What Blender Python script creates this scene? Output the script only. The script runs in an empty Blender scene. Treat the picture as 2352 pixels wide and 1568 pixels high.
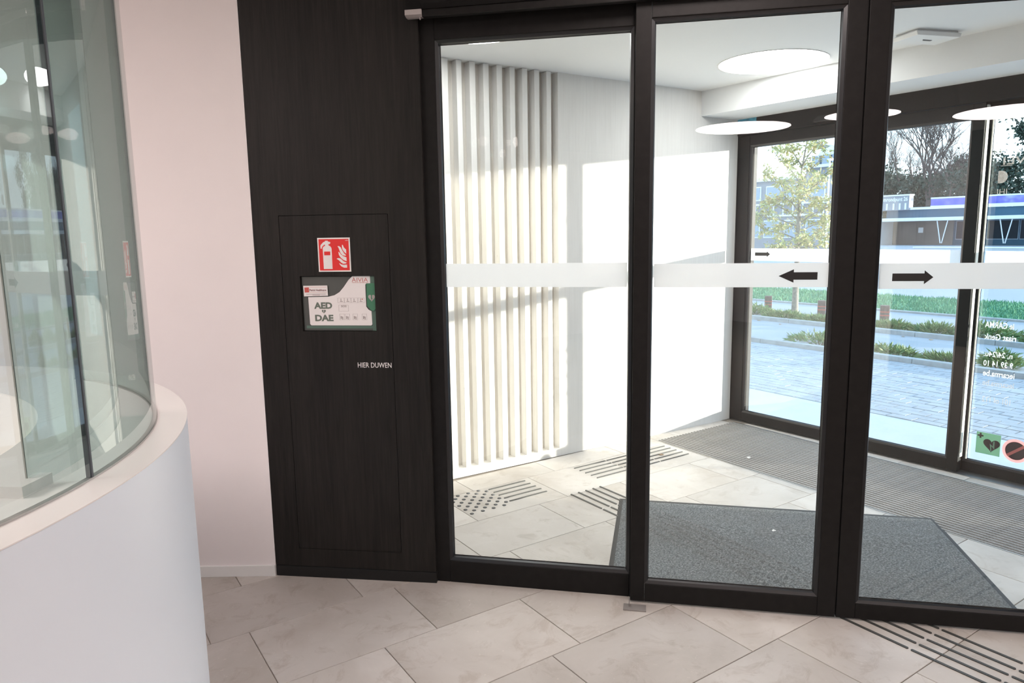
import bpy, bmesh, math, random
from mathutils import Vector, Matrix
random.seed(7)
SC = bpy.context.scene
COL = SC.collection
R = math.radians

# ------------------------------------------------------------------ camera, sky, sun, exposure
cam_data = bpy.data.cameras.new('camera')
cam_data.sensor_width = 36.0
cam_data.lens = 25.024
cam_data.clip_end = 500
cam = bpy.data.objects.new('camera', cam_data)
COL.objects.link(cam)
_y, _p, _r = R(56.12003549), R(8.59503083), R(-0.88202744)
_f = Vector((math.cos(_y) * math.cos(_p), math.sin(_y) * math.cos(_p), -math.sin(_p)))
_r0 = Vector((math.sin(_y), -math.cos(_y), 0))
_u0 = _r0.cross(_f)
_rt = math.cos(_r) * _r0 + math.sin(_r) * _u0
_up = -math.sin(_r) * _r0 + math.cos(_r) * _u0
cam.matrix_world = Matrix(((_rt.x, _up.x, -_f.x, 0), (_rt.y, _up.y, -_f.y, 0), (_rt.z, _up.z, -_f.z, 1.5), (0, 0, 0, 1)))
SC.camera = cam

SC.view_settings.view_transform = 'Standard'
SC.view_settings.look = 'None'
SC.view_settings.gamma = 1.0
SC.view_settings.use_curve_mapping = False
SC.view_settings.exposure = 0.72

world = bpy.data.worlds.new('world')
SC.world = world
world.use_nodes = True
wn, wl = world.node_tree.nodes, world.node_tree.links
wn.clear()
wo = wn.new('ShaderNodeOutputWorld')
wb = wn.new('ShaderNodeBackground')
wt = wn.new('ShaderNodeTexCoord')
ws = wn.new('ShaderNodeSeparateXYZ')
wr = wn.new('ShaderNodeValToRGB')
wl.new(wt.outputs['Generated'], ws.inputs[0])
wl.new(ws.outputs['Z'], wr.inputs[0])
wr.color_ramp.elements[0].position = 0.0
wr.color_ramp.elements[0].color = (0.76, 0.91, 1.0, 1)
wr.color_ramp.elements[1].position = 0.75
wr.color_ramp.elements[1].color = (0.42, 0.68, 1.0, 1)
wl.new(wr.outputs[0], wb.inputs[0])
wb.inputs[1].default_value = 1.75
wl.new(wb.outputs[0], wo.inputs[0])

sun = bpy.data.lights.new('sun', 'SUN')
sun.energy = 9.0
sun.angle = R(0.7)
sun.color = (1.0, 0.91, 0.80)
sun_o = bpy.data.objects.new('sun', sun)
COL.objects.link(sun_o)
sun_o.location = (20, -14, 6)
sun_o.rotation_euler = Vector((-0.698, 0.712, -0.078)).to_track_quat('-Z', 'Y').to_euler()

LAMP_LOBBY = 16.5
LAMP_VEST = 11.0

# ------------------------------------------------------------------ materials
def lin(c):
    return tuple(((v / 255) / 12.92 if v / 255 <= 0.04045 else ((v / 255 + 0.055) / 1.055) ** 2.4) for v in c)

class Mat:
    def __init__(s, name):
        s.m = bpy.data.materials.new(name)
        s.m.use_nodes = True
        s.n, s.l = s.m.node_tree.nodes, s.m.node_tree.links
        s.b = s.n['Principled BSDF']
        s.out = s.n['Material Output']
    def new(s, t, **kw):
        x = s.n.new(t)
        for k, v in kw.items():
            setattr(x, k, v)
        return x
    def coord(s, scale=(1, 1, 1), rot=(0, 0, 0), space='Object'):
        t = s.new('ShaderNodeTexCoord')
        mp = s.new('ShaderNodeMapping')
        mp.inputs['Scale'].default_value = scale
        mp.inputs['Rotation'].default_value = rot
        s.l.new(t.outputs[space], mp.inputs[0])
        return mp.outputs[0]
    def noise(s, vec, scale, detail=4, rough=0.55, dist=0.0):
        x = s.new('ShaderNodeTexNoise')
        x.inputs['Scale'].default_value = scale
        x.inputs['Detail'].default_value = detail
        x.inputs['Roughness'].default_value = rough
        x.inputs['Distortion'].default_value = dist
        if vec is not None:
            s.l.new(vec, x.inputs['Vector'])
        return x.outputs['Fac']
    def ramp(s, fac, stops):
        x = s.new('ShaderNodeValToRGB')
        e = x.color_ramp.elements
        e[0].position, e[0].color = stops[0][0], (*stops[0][1], 1)
        e[1].position, e[1].color = stops[-1][0], (*stops[-1][1], 1)
        for p, c in stops[1:-1]:
            k = e.new(p)
            k.color = (*c, 1)
        s.l.new(fac, x.inputs[0])
        return x.outputs[0]
    def mix(s, fac, a, b, mode='MIX'):
        x = s.new('ShaderNodeMix', data_type='RGBA', blend_type=mode)
        for sock, v in ((x.inputs[0], fac), (x.inputs[6], a), (x.inputs[7], b)):
            if isinstance(v, (int, float)):
                sock.default_value = v
            elif isinstance(v, tuple):
                sock.default_value = (*v, 1)
            else:
                s.l.new(v, sock)
        return x.outputs[2]
    def bump(s, fac, strength=0.2, dist=0.002):
        x = s.new('ShaderNodeBump')
        x.inputs['Strength'].default_value = strength
        x.inputs['Distance'].default_value = dist
        s.l.new(fac, x.inputs['Height'])
        s.l.new(x.outputs[0], s.b.inputs['Normal'])
    def base(s, c, rough=0.5, metal=0.0, spec=0.5):
        if isinstance(c, tuple):
            s.b.inputs['Base Color'].default_value = (*c, 1)
        else:
            s.l.new(c, s.b.inputs['Base Color'])
        s.b.inputs['Roughness'].default_value = rough
        s.b.inputs['Metallic'].default_value = metal
        s.b.inputs['Specular IOR Level'].default_value = spec
        return s

def plain(name, c, rough=0.5, metal=0.0, spec=0.5, var=0.06, scale=12.0, bump=0.0):
    k = Mat(name)
    n = k.noise(k.coord(), scale, 3)
    a = tuple(max(0, v * (1 - var)) for v in c)
    b = tuple(min(1, v * (1 + var)) for v in c)
    k.base(k.ramp(n, [(0.3, a), (0.7, b)]), rough, metal, spec)
    if bump:
        k.bump(k.noise(k.coord(), scale * 30, 2), bump, 0.001)
    return k.m

def glow(name, c, strength):
    k = Mat(name)
    k.n.remove(k.b)
    e = k.new('ShaderNodeEmission')
    e.inputs[0].default_value = (*c, 1)
    e.inputs[1].default_value = strength
    k.l.new(e.outputs[0], k.out.inputs[0])
    return k.m

def glass(name, ior, tint):
    k = Mat(name)
    k.n.remove(k.b)
    fr = k.new('ShaderNodeFresnel')
    fr.inputs[0].default_value = ior
    t = k.new('ShaderNodeBsdfTransparent')
    t.inputs[0].default_value = (*tint, 1)
    g = k.new('ShaderNodeBsdfGlossy')
    g.inputs['Roughness'].default_value = 0.0
    mx = k.new('ShaderNodeMixShader')
    # reflect on the face towards the eye; the far face of the thin pane only lets light through
    ge = k.new('ShaderNodeNewGeometry')
    inv = k.new('ShaderNodeMath', operation='SUBTRACT')
    inv.inputs[0].default_value = 1.0
    k.l.new(ge.outputs['Backfacing'], inv.inputs[1])
    mu = k.new('ShaderNodeMath', operation='MULTIPLY')
    k.l.new(fr.outputs[0], mu.inputs[0])
    k.l.new(inv.outputs[0], mu.inputs[1])
    k.l.new(mu.outputs[0], mx.inputs[0])
    k.l.new(t.outputs[0], mx.inputs[1])
    k.l.new(g.outputs[0], mx.inputs[2])
    k.l.new(mx.outputs[0], k.out.inputs[0])
    return k.m

def film(name, c, trans=0.5, clear=0.0):
    k = Mat(name)
    k.n.remove(k.b)
    d = k.new('ShaderNodeBsdfDiffuse')
    d.inputs[0].default_value = (*c, 1)
    t = k.new('ShaderNodeBsdfTranslucent')
    t.inputs[0].default_value = (*c, 1)
    m = k.new('ShaderNodeMixShader')
    m.inputs[0].default_value = trans
    k.l.new(d.outputs[0], m.inputs[1])
    k.l.new(t.outputs[0], m.inputs[2])
    last = m
    if clear:
        tr = k.new('ShaderNodeBsdfTransparent')
        m2 = k.new('ShaderNodeMixShader')
        m2.inputs[0].default_value = clear
        k.l.new(m.outputs[0], m2.inputs[1])
        k.l.new(tr.outputs[0], m2.inputs[2])
        last = m2
    k.l.new(last.outputs[0], k.out.inputs[0])
    return k.m

M = {}
# stone floor tiles: beige with clouds, scuffs and worn patches
k = Mat('stone_tile')
g = k.coord(space='Object')
oi = k.new('ShaderNodeObjectInfo')
off = k.new('ShaderNodeVectorMath', operation='MULTIPLY_ADD')
k.l.new(oi.outputs['Random'], off.inputs[0])
off.inputs[1].default_value = (37, 19, 7)
k.l.new(g, off.inputs[2])
v = off.outputs[0]
c1 = k.ramp(k.noise(v, 2.2, 5, 0.58, 0.5), [(0.3, (0.455, 0.415, 0.378)), (0.55, (0.545, 0.508, 0.475)), (0.75, (0.61, 0.575, 0.545))])
c2 = k.mix(k.ramp(k.noise(v, 6.0, 8, 0.7, 1.5), [(0.53, (0, 0, 0)), (0.66, (0.5, 0.5, 0.5))]), c1, (0.37, 0.315, 0.27))
c3 = k.mix(k.ramp(k.noise(v, 60, 3, 0.6), [(0.66, (0, 0, 0)), (0.74, (0.5, 0.5, 0.5))]), c2, (0.68, 0.63, 0.58))
hv = k.new('ShaderNodeHueSaturation')
mr = k.new('ShaderNodeMapRange')
mr.inputs[3].default_value, mr.inputs[4].default_value = 0.9, 1.08
k.l.new(oi.outputs['Random'], mr.inputs[0])
k.l.new(mr.outputs[0], hv.inputs['Value'])
k.l.new(c3, hv.inputs['Color'])
k.base(hv.outputs[0], 0.5, 0, 0.28)
k.bump(k.noise(v, 35, 5), 0.12, 0.002)
M['tile'] = k.m
M['grout'] = plain('grout', (0.30, 0.26, 0.22), 0.9)
M['plaster_white'] = plain('plaster_white', (0.85, 0.80, 0.80), 0.75, var=0.015, scale=3)
M['ceiling_white'] = plain('ceiling_white', (0.81, 0.82, 0.82), 0.8, var=0.01, scale=2)
M['lobby_wall'] = plain('lobby_wall', (0.85, 0.80, 0.79), 0.7, var=0.02, scale=1)
# smooth pale concrete with board marks
k = Mat('pale_concrete')
n1 = k.noise(k.coord((1, 1, 0.35)), 3.5, 7, 0.6)
n2 = k.noise(k.coord((14, 14, 0.6)), 5, 3)
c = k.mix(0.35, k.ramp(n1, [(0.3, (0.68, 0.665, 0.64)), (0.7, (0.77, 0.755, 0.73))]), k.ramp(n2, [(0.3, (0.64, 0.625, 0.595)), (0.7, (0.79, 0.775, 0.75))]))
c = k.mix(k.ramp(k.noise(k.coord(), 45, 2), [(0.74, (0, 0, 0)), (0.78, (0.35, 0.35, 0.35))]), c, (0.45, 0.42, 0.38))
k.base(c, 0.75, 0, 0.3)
k.bump(n2, 0.08, 0.003)
M['concrete'] = k.m
k = Mat('shaded_groove_concrete')  # darker copy of the wall concrete: groove shade put into the colour
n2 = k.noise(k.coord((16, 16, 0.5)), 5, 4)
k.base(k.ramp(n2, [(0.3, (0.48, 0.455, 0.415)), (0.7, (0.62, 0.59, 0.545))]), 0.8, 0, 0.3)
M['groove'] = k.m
M['black_metal'] = plain('black_powder_coat', (0.0125, 0.0118, 0.0115), 0.5, 0, 0.13, var=0.15, scale=30, bump=0.05)
M['grey_metal'] = plain('grey_powder_coat', (0.011, 0.0128, 0.0138), 0.5, 0, 0.2, var=0.1, scale=30, bump=0.05)
M['black_plinth'] = plain('black_plinth', (0.008, 0.008, 0.008), 0.5, 0, 0.4)
# black stained oak, upright grain
k = Mat('black_oak')
v = k.coord((22, 22, 0.9))
n = k.noise(v, 4, 8, 0.65, 0.8)
n2 = k.noise(k.coord((3, 3, 0.3)), 3, 4, 0.6, 1.0)
c = k.mix(0.5, k.ramp(n, [(0.3, (0.0070, 0.0064, 0.006)), (0.7, (0.030, 0.0265, 0.0235))]), k.ramp(n2, [(0.35, (0.009, 0.0085, 0.008)), (0.7, (0.021, 0.019, 0.017))]))
k.base(c, 0.5, 0, 0.2)
k.bump(n, 0.3, 0.002)
M['oak'] = k.m
M['groove_black'] = plain('shadow_gap', (0.004, 0.004, 0.004), 0.9, 0, 0.1)
M['glass'] = glass('clear_double_glazing', 1.72, (0.96, 0.98, 0.975))
M['glass_out'] = glass('clear_glass', 1.9, (0.97, 0.985, 0.985))
M['glass_desk'] = glass('curved_screen_glass', 1.9, (0.81, 0.875, 0.865))
M['film_white'] = film('white_frosted_film', (0.90, 0.92, 0.93), 0.68, 0.14)
M['film_black'] = plain('black_vinyl', (0.006, 0.006, 0.007), 0.45)
M['film_letter'] = film('white_letter_film', (0.9, 0.92, 0.94), 0.5)
M['film_ghost'] = film('pale_translucent_letter_film', (0.55, 0.5, 0.46), 0.4, 0.66)
M['film_green'] = film('green_sticker_film', (0.34, 0.55, 0.42), 0.45)
M['film_dark'] = film('dark_sticker_print', (0.11, 0.09, 0.095), 0.3)
M['film_red'] = film('red_sticker_film', (0.78, 0.31, 0.30), 0.45)
M['rubber'] = plain('black_rubber', (0.02, 0.021, 0.022), 0.7)
M['seal'] = plain('glazing_seal', (0.008, 0.009, 0.011), 0.35)
M['brush_white'] = plain('white_brush_seal', (0.85, 0.85, 0.78), 0.8)
M['steel'] = plain('brushed_steel', (0.55, 0.54, 0.52), 0.35, 1.0)
M['stud_steel'] = plain('dark_grey_inlay', (0.10, 0.105, 0.11), 0.45, 0.2)
M['strip'] = plain('dark_grey_strip', (0.055, 0.056, 0.052), 0.55, 0.0)
M['guide_steel'] = plain('guide_steel', (0.27, 0.25, 0.24), 0.5, 0.2)
M['silver'] = plain('silver_plastic', (0.42, 0.38, 0.37), 0.45, 0.1)
M['white_plastic'] = plain('white_plastic', (0.80, 0.80, 0.79), 0.4, var=0.01)
M['black_plastic'] = plain('black_plastic', (0.012, 0.013, 0.013), 0.3)
M['desk_front'] = plain('pale_laminate', (0.85, 0.91, 0.99), 0.32, var=0.01, scale=2)
M['desk_ledge'] = plain('ledge_laminate', (0.90, 0.84, 0.83), 0.3, var=0.01, scale=2)
M['desk_work'] = plain('worktop_cream', (0.78, 0.76, 0.68), 0.5, var=0.02, scale=2)
M['seam'] = plain('glass_joint_profile', (0.05, 0.058, 0.07), 0.3)
# carpet mat: speckled blue-grey loop pile
k = Mat('mat_pile')
v = k.coord()
c = k.mix(0.7, k.ramp(k.noise(v, 120, 3, 0.75), [(0.38, (0.03, 0.035, 0.038)), (0.5, (0.15, 0.165, 0.172)), (0.62, (0.52, 0.545, 0.55))]),
          k.ramp(k.noise(v, 60, 3, 0.7), [(0.35, (0.10, 0.11, 0.115)), (0.65, (0.19, 0.20, 0.205))]))
c = k.mix(k.ramp(k.noise(v, 2.2, 4), [(0.4, (0, 0, 0)), (0.7, (0.4, 0.4, 0.4))]), c, (0.15, 0.145, 0.14))
k.base(c, 0.95, 0, 0.1)
k.bump(k.noise(v, 200, 2), 0.5, 0.003)
M['pile'] = k.m
k = Mat('grille_rib')
v = k.coord()
c = k.ramp(k.noise(v, 120, 3, 0.7), [(0.35, (0.21, 0.20, 0.19)), (0.7, (0.36, 0.345, 0.33))])
k.base(c, 0.7, 0.15, 0.3)
M['rib'] = k.m
M['rib_gap'] = plain('grille_gap', (0.055, 0.053, 0.052), 0.9)
M['sign_white'] = plain('sign_white', (0.83, 0.80, 0.79), 0.45, var=0.01)
M['sign_red'] = plain('sign_red', (0.76, 0.022, 0.02), 0.45, var=0.02)
M['aed_cover'] = plain('smoky_plastic', (0.085, 0.09, 0.085), 0.3, var=0.1, scale=4)
M['aed_green'] = plain('cover_green', (0.06, 0.20, 0.115), 0.35)
M['aed_green2'] = plain('cover_grey_green', (0.10, 0.17, 0.135), 0.35)
M['aed_print'] = plain('print_grey_green', (0.14, 0.17, 0.14), 0.5)
M['print_red'] = plain('print_red', (0.55, 0.10, 0.085), 0.5)
M['print_maroon'] = plain('print_maroon', (0.17, 0.035, 0.045), 0.5)
M['print_grey'] = plain('print_grey', (0.42, 0.38, 0.37), 0.5)
M['blue_label'] = plain('cyan_label', (0.08, 0.36, 0.50), 0.4, var=0.4, scale=25)
M['led'] = glow('red_led', (1.0, 0.05, 0.09), 1.1)
M['lamp_lobby'] = glow('lobby_lamp_diffuser', (1.0, 0.86, 0.82), LAMP_LOBBY)
M['lamp_vest'] = glow('entrance_lamp_diffuser', (1.0, 0.985, 0.975), LAMP_VEST)
M['lamp_ring'] = plain('lamp_ring', (0.75, 0.72, 0.69), 0.4)
# outdoors
k = Mat('asphalt')
c = k.mix(0.5, k.ramp(k.noise(k.coord(), 1.2, 5), [(0.3, (0.33, 0.345, 0.37)), (0.7, (0.40, 0.415, 0.44))]),
          k.ramp(k.noise(k.coord(), 90, 3), [(0.3, (0.28, 0.29, 0.31)), (0.7, (0.44, 0.45, 0.47))]))
k.base(c, 0.85, 0, 0.3)
M['asphalt'] = k.m
k = Mat('paver')
c = k.ramp(k.noise(k.coord(), 6, 5, 0.6), [(0.3, (0.32, 0.335, 0.36)), (0.7, (0.41, 0.43, 0.455))])
k.base(c, 0.8, 0, 0.3)
M['paver'] = k.m
M['paver_gap'] = plain('paver_joint', (0.24, 0.25, 0.265), 0.9)
M['apron'] = plain('pale_apron', (0.50, 0.53, 0.56), 0.75, var=0.04, scale=5)
M['kerb'] = plain('kerb_concrete', (0.36, 0.36, 0.35), 0.85, var=0.15, scale=8)
k = Mat('lawn')
c = k.mix(0.5, k.ramp(k.noise(k.coord(), 1.5, 5), [(0.3, (0.10, 0.27, 0.16)), (0.7, (0.17, 0.35, 0.21))]),
          k.ramp(k.noise(k.coord(), 70, 3), [(0.3, (0.08, 0.23, 0.13)), (0.7, (0.22, 0.40, 0.26))]))
k.base(c, 0.95, 0, 0.1)
M['lawn'] = k.m

def leafmat(name, stops, rough=0.6, sc=9):
    q = Mat(name)
    q.base(q.ramp(q.noise(q.coord(), sc, 3), stops), rough, 0, 0.3)
    return q.m
M['leaf_autumn'] = leafmat('autumn_leaf', [(0.30, (0.30, 0.34, 0.15)), (0.5, (0.47, 0.46, 0.20)), (0.66, (0.58, 0.43, 0.22))])
M['leaf_hedge'] = leafmat('juniper_leaf', [(0.3, (0.07, 0.16, 0.06)), (0.5, (0.17, 0.27, 0.10)), (0.7, (0.30, 0.30, 0.13))])
M['leaf_dark'] = leafmat('far_leaf', [(0.3, (0.035, 0.06, 0.05)), (0.6, (0.07, 0.10, 0.07)), (0.75, (0.12, 0.11, 0.08))])
M['leaf_brown'] = leafmat('dry_leaf', [(0.3, (0.30, 0.17, 0.09)), (0.7, (0.50, 0.36, 0.22))])
M['bark'] = plain('bark', (0.22, 0.20, 0.17), 0.9, var=0.3, scale=18)
M['bark_far'] = plain('far_bark', (0.13, 0.105, 0.095), 0.9, var=0.3, scale=6)
M['bollard'] = plain('bollard_timber', (0.13, 0.09, 0.08), 0.85, var=0.3, scale=20)
M['bollard_red'] = plain('bollard_red', (0.50, 0.10, 0.08), 0.6)
M['reflector'] = plain('white_reflector', (0.85, 0.85, 0.85), 0.4)
M['bld_grey'] = plain('grey_cladding', (0.29, 0.30, 0.335), 0.8, var=0.1, scale=0.8)
M['bld_roof'] = plain('grey_roof', (0.33, 0.34, 0.38), 0.8, var=0.12, scale=0.5)
M['bld_white'] = plain('white_trim', (0.80, 0.82, 0.84), 0.6, var=0.03, scale=2)
M['bld_blue'] = plain('dark_blue_fascia', (0.045, 0.11, 0.17), 0.7, var=0.1, scale=0.5)
M['bld_brown'] = plain('brown_wall', (0.20, 0.17, 0.15), 0.8, var=0.12, scale=0.7)
M['bld_render'] = plain('pale_render', (0.55, 0.57, 0.60), 0.8, var=0.05, scale=1)
M['bld_banner'] = leafmat('purple_banner', [(0.32, (0.08, 0.09, 0.42)), (0.5, (0.22, 0.20, 0.62)), (0.66, (0.55, 0.62, 0.85))], 0.5, 0.5)
M['bld_window'] = plain('dark_window', (0.02, 0.027, 0.035), 0.12, var=0.2, scale=1.2)
M['bld_glass_blue'] = plain('pale_blue_window', (0.30, 0.38, 0.47), 0.35)
M['paper'] = plain('paper', (0.85, 0.85, 0.84), 0.8)

# ------------------------------------------------------------------ mesh helpers
class MB:
    def __init__(s):
        s.v, s.f, s.fm = [], [], []
    def add(s, vs, fs, mi=0):
        o = len(s.v)
        s.v += [tuple(v) for v in vs]
        s.f += [tuple(i + o for i in f) for f in fs]
        s.fm += [mi] * len(fs)
        return s
    def box(s, x0, x1, y0, y1, z0, z1, mi=0):
        return s.add([(x0, y0, z0), (x1, y0, z0), (x1, y1, z0), (x0, y1, z0), (x0, y0, z1), (x1, y0, z1), (x1, y1, z1), (x0, y1, z1)],
                     [(0, 3, 2, 1), (4, 5, 6, 7), (0, 1, 5, 4), (1, 2, 6, 5), (2, 3, 7, 6), (3, 0, 4, 7)], mi)
    def prism(s, pts, a, b, axis='z', mi=0):
        """polygon pts (2-D) extruded from a to b along an axis; for axis y the polygon is (x, z), for axis x it is (y, z)"""
        n = len(pts)
        area = sum(pts[i][0] * pts[(i + 1) % n][1] - pts[(i + 1) % n][0] * pts[i][1] for i in range(n))
        if area < 0:
            pts = pts[::-1]
        f3 = {'z': lambda p, q: (p[0], p[1], q), 'y': lambda p, q: (p[0], q, p[1]), 'x': lambda p, q: (q, p[0], p[1])}[axis]
        vs = [f3(p, a) for p in pts] + [f3(p, b) for p in pts]
        fs = [tuple(range(n - 1, -1, -1)), tuple(range(n, 2 * n))] + [(i, (i + 1) % n, (i + 1) % n + n, i + n) for i in range(n)]
        if axis == 'y':
            fs = [f[::-1] for f in fs]
        if b < a:
            fs = [f[::-1] for f in fs]
        return s.add(vs, fs, mi)
    def cyl(s, p, q, r0, r1=None, n=12, mi=0, cap=True):
        r1 = r0 if r1 is None else r1
        p, q = Vector(p), Vector(q)
        d = (q - p).normalized()
        a = d.orthogonal().normalized()
        b = d.cross(a)
        vs = []
        for c, r in ((p, r0), (q, r1)):
            for i in range(n):
                t = 2 * math.pi * i / n
                vs.append(c + a * (r * math.cos(t)) + b * (r * math.sin(t)))
        fs = [(i, (i + 1) % n, (i + 1) % n + n, i + n) for i in range(n)]
        if cap:
            fs += [tuple(range(n - 1, -1, -1)), tuple(range(n, 2 * n))]
        return s.add(vs, fs, mi)
    def mesh(s, name, mats, smooth=False, bevel=0.0):
        me = bpy.data.meshes.new(name)
        me.from_pydata(s.v, [], s.f)
        mats = mats if isinstance(mats, (list, tuple)) else [mats]
        for m in mats:
            me.materials.append(M[m] if isinstance(m, str) else m)
        if len(mats) > 1:
            me.polygons.foreach_set('material_index', s.fm)
        if smooth:
            me.polygons.foreach_set('use_smooth', [True] * len(me.polygons))
        if bevel:
            bm = bmesh.new()
            bm.from_mesh(me)
            bmesh.ops.remove_doubles(bm, verts=bm.verts, dist=1e-6)
            bmesh.ops.bevel(bm, geom=list(bm.edges), offset=bevel, segments=2, affect='EDGES', profile=0.6)
            bm.to_mesh(me)
            bm.free()
        me.update()
        return me

def link(name, me, parent=None, kind=None, label=None, cat=None, group=None, loc=None, rotz=None):
    o = bpy.data.objects.new(name, me)
    COL.objects.link(o)
    if parent:
        o.parent = parent
    if loc is not None:
        o.location = loc
    if rotz is not None:
        o.rotation_euler = (0, 0, rotz)
    for a, b in (('kind', kind), ('label', label), ('category', cat), ('group', group)):
        if b:
            o[a] = b
    return o

def part(name, mb, mat, parent, bevel=0.0, smooth=False, label=None, kind=None, loc=None):
    return link(name, mb.mesh(name, mat, smooth, bevel), parent, kind, label, loc=loc)

def root(name, loc=(0, 0, 0), rotz=0.0, **kw):
    return link(name, None, loc=loc, rotz=rotz, **kw)

def text_mesh(body, size, depth=0.0006, bold=0.0, align='LEFT', mirror=False, spacing=1.0):
    cu = bpy.data.curves.new('lettering', 'FONT')
    cu.body = body
    cu.size = size
    cu.extrude = depth / 2
    cu.offset = bold
    cu.align_x = align
    cu.space_character = spacing
    cu.resolution_u = 3
    ob = bpy.data.objects.new('lettering', cu)
    COL.objects.link(ob)
    dg = bpy.context.evaluated_depsgraph_get()
    dg.update()
    me = bpy.data.meshes.new_from_object(ob.evaluated_get(dg))
    bpy.data.objects.remove(ob)
    bpy.data.curves.remove(cu)
    # stand the text upright: x right, z up, facing -y
    me.transform(Matrix(((-1 if mirror else 1, 0, 0, 0), (0, 0, 1 if mirror else -1, 0), (0, 1, 0, 0), (0, 0, 0, 1))))
    return me

def lettering(name, body, x, y, z, width, height, mat, parent, bold=0.0, mirror=False, spacing=1.0, label=None):
    """cap-height box fitted: text stretched to width x height with its lower left corner at x, z on the plane y"""
    me = text_mesh(body, 1.0, 0.004, bold, 'LEFT', False, spacing)
    xs = [v.co.x for v in me.vertices]
    zs = [v.co.z for v in me.vertices]
    sx = width / (max(xs) - min(xs))
    sz = height / (max(zs) - min(zs))
    T = Matrix.Translation((-min(xs), 0, -min(zs)))
    S = Matrix.Diagonal((sx, 0.12, sz, 1))
    me.transform(S @ T)
    if mirror:
        me.transform(Matrix.Translation((width, 0, 0)) @ Matrix.Diagonal((-1, 1, 1, 1)))
        me.flip_normals()
    me.materials.clear()
    me.materials.append(M[mat])
    me.name = name
    return link(name, me, parent, label=label, loc=(x, y, z))

# ------------------------------------------------------------------ the floor, tile by tile
floor = link('floor', MB().box(-4.4, 4.74, -5.9, 6.3, -0.2, -0.004).mesh('floor', 'grout'), kind='structure')
PITCH, LEN, GAP = 0.3985, 0.604, 0.0032
phase = {-1: 2.375, 0: 2.170, 1: 1.4235, 2: 0.951, 3: 0.566, 4: 1.635, 5: 2.444, 6: 2.05, 7: 1.7, -2: 1.9, -3: 2.2, -4: 1.6}

def tile_mesh(w, h):
    b = 0.0012
    mb = MB()
    lo = [(0, 0, -0.012), (w, 0, -0.012), (w, h, -0.012), (0, h, -0.012)]
    mid = [(0, 0, -b), (w, 0, -b), (w, h, -b), (0, h, -b)]
    top = [(b, b, 0), (w - b, b, 0), (w - b, h - b, 0), (b, h - b, 0)]
    fs = [(8, 9, 10, 11)]
    for i in range(4):
        j = (i + 1) % 4
        fs += [(i, j, j + 4, i + 4), (i + 4, j + 4, j + 8, i + 8)]
    mb.add(lo + mid + top, fs)
    return mb.mesh('floor_tile', 'tile')
full = tile_mesh(LEN - GAP, PITCH - GAP)
GX0, GX1, GY0 = 3.655, 4.505, 0.60          # the entrance grille recess
for kk in range(-4, 8):
    y0 = 1.094 + kk * PITCH
    if y0 > 3.70:
        continue
    x = phase[kk]
    while x > 0.2:
        x -= LEN
    while x < 4.66:
        x1 = x + LEN
        # keep tiles in the lobby part and the vestibule part that the picture can show
        if x1 > -0.3 and (x + y0 < 7.9):
            w, h = LEN - GAP, PITCH - GAP
            xa, xb, ya, yb = x, x + w, y0, y0 + h
            yb = min(yb, 3.70)
            cut = yb > GY0 and ya < 3.57
            segs = [(xa, xb)]
            if cut:
                segs = [(a, b) for a, b in ((xa, min(xb, GX0 - 0.004)), (max(xa, GX1 + 0.004), xb)) if b - a > 0.02]
            for a, b in segs:
                b = min(b, 4.70)
                if b - a < 0.02:
                    continue
                me = full if abs(b - a - w) < 1e-5 and abs(yb - ya - h) < 1e-5 else tile_mesh(b - a, yb - ya)
                link('floor_tile', me, floor, loc=(a, ya, 0))
            # the strip of tile behind the grille's far end
            if cut and yb > 3.57 and xb > GX0 and xa < GX1:
                a, b = max(xa, GX0 - 0.002), min(xb, GX1 + 0.002)
                if b - a > 0.02:
                    link('floor_tile', tile_mesh(b - a, yb - 3.575), floor, loc=(a, 3.575, 0))
        x = x1

# tactile guidance inlays let into the tiles
stud = MB()
for r0, r1, z0, z1 in ((0.0115, 0.0105, 0.0, 0.003), (0.0105, 0.0075, 0.003, 0.0045)):
    stud.cyl((0, 0, z0), (0, 0, z1), r0, r1, 14)
stud_me = stud.mesh('tactile_stud', 'stud_steel', True)
for i in range(8):
    for j in range(9):
        if (i + j) % 2 == 0:
            link('tactile_stud', stud_me, floor, loc=(1.861 + 0.035 * i, 3.188 + 0.0347 * j, 0))

def strip(x0, y0, x1, y1):
    w = 0.0055
    L = math.hypot(x1 - x0, y1 - y0)
    mb = MB().prism([(0, -w), (L, -w), (L + 0.003, 0), (L, w), (0, w), (-0.003, 0)], 0, 0.0035)
    o = link('tactile_strip', mb.mesh('tactile_strip', 'strip'), floor, loc=(x0, y0, 0))
    o.rotation_euler = (0, 0, math.atan2(y1 - y0, x1 - x0))
for k5 in range(5):
    y = 3.220 + 0.0557 * k5
    strip(2.130, y, 2.391, y)
    for a in (2.781, 3.057, 3.333):
        strip(a, y, a + 0.262, y)
    x = 2.4755 + 0.0548 * k5
    strip(x, 3.095, x, 2.830)
    strip(x, 2.812, x, 2.56)
for k5 in range(5):
    x = 2.492 + 0.0558 * k5
    strip(x, 1.440, x, 1.182)
    strip(x, 1.168, x + 0.004, 0.908)
    strip(x + 0.004, 0.894, x + 0.008, 0.632)

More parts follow.
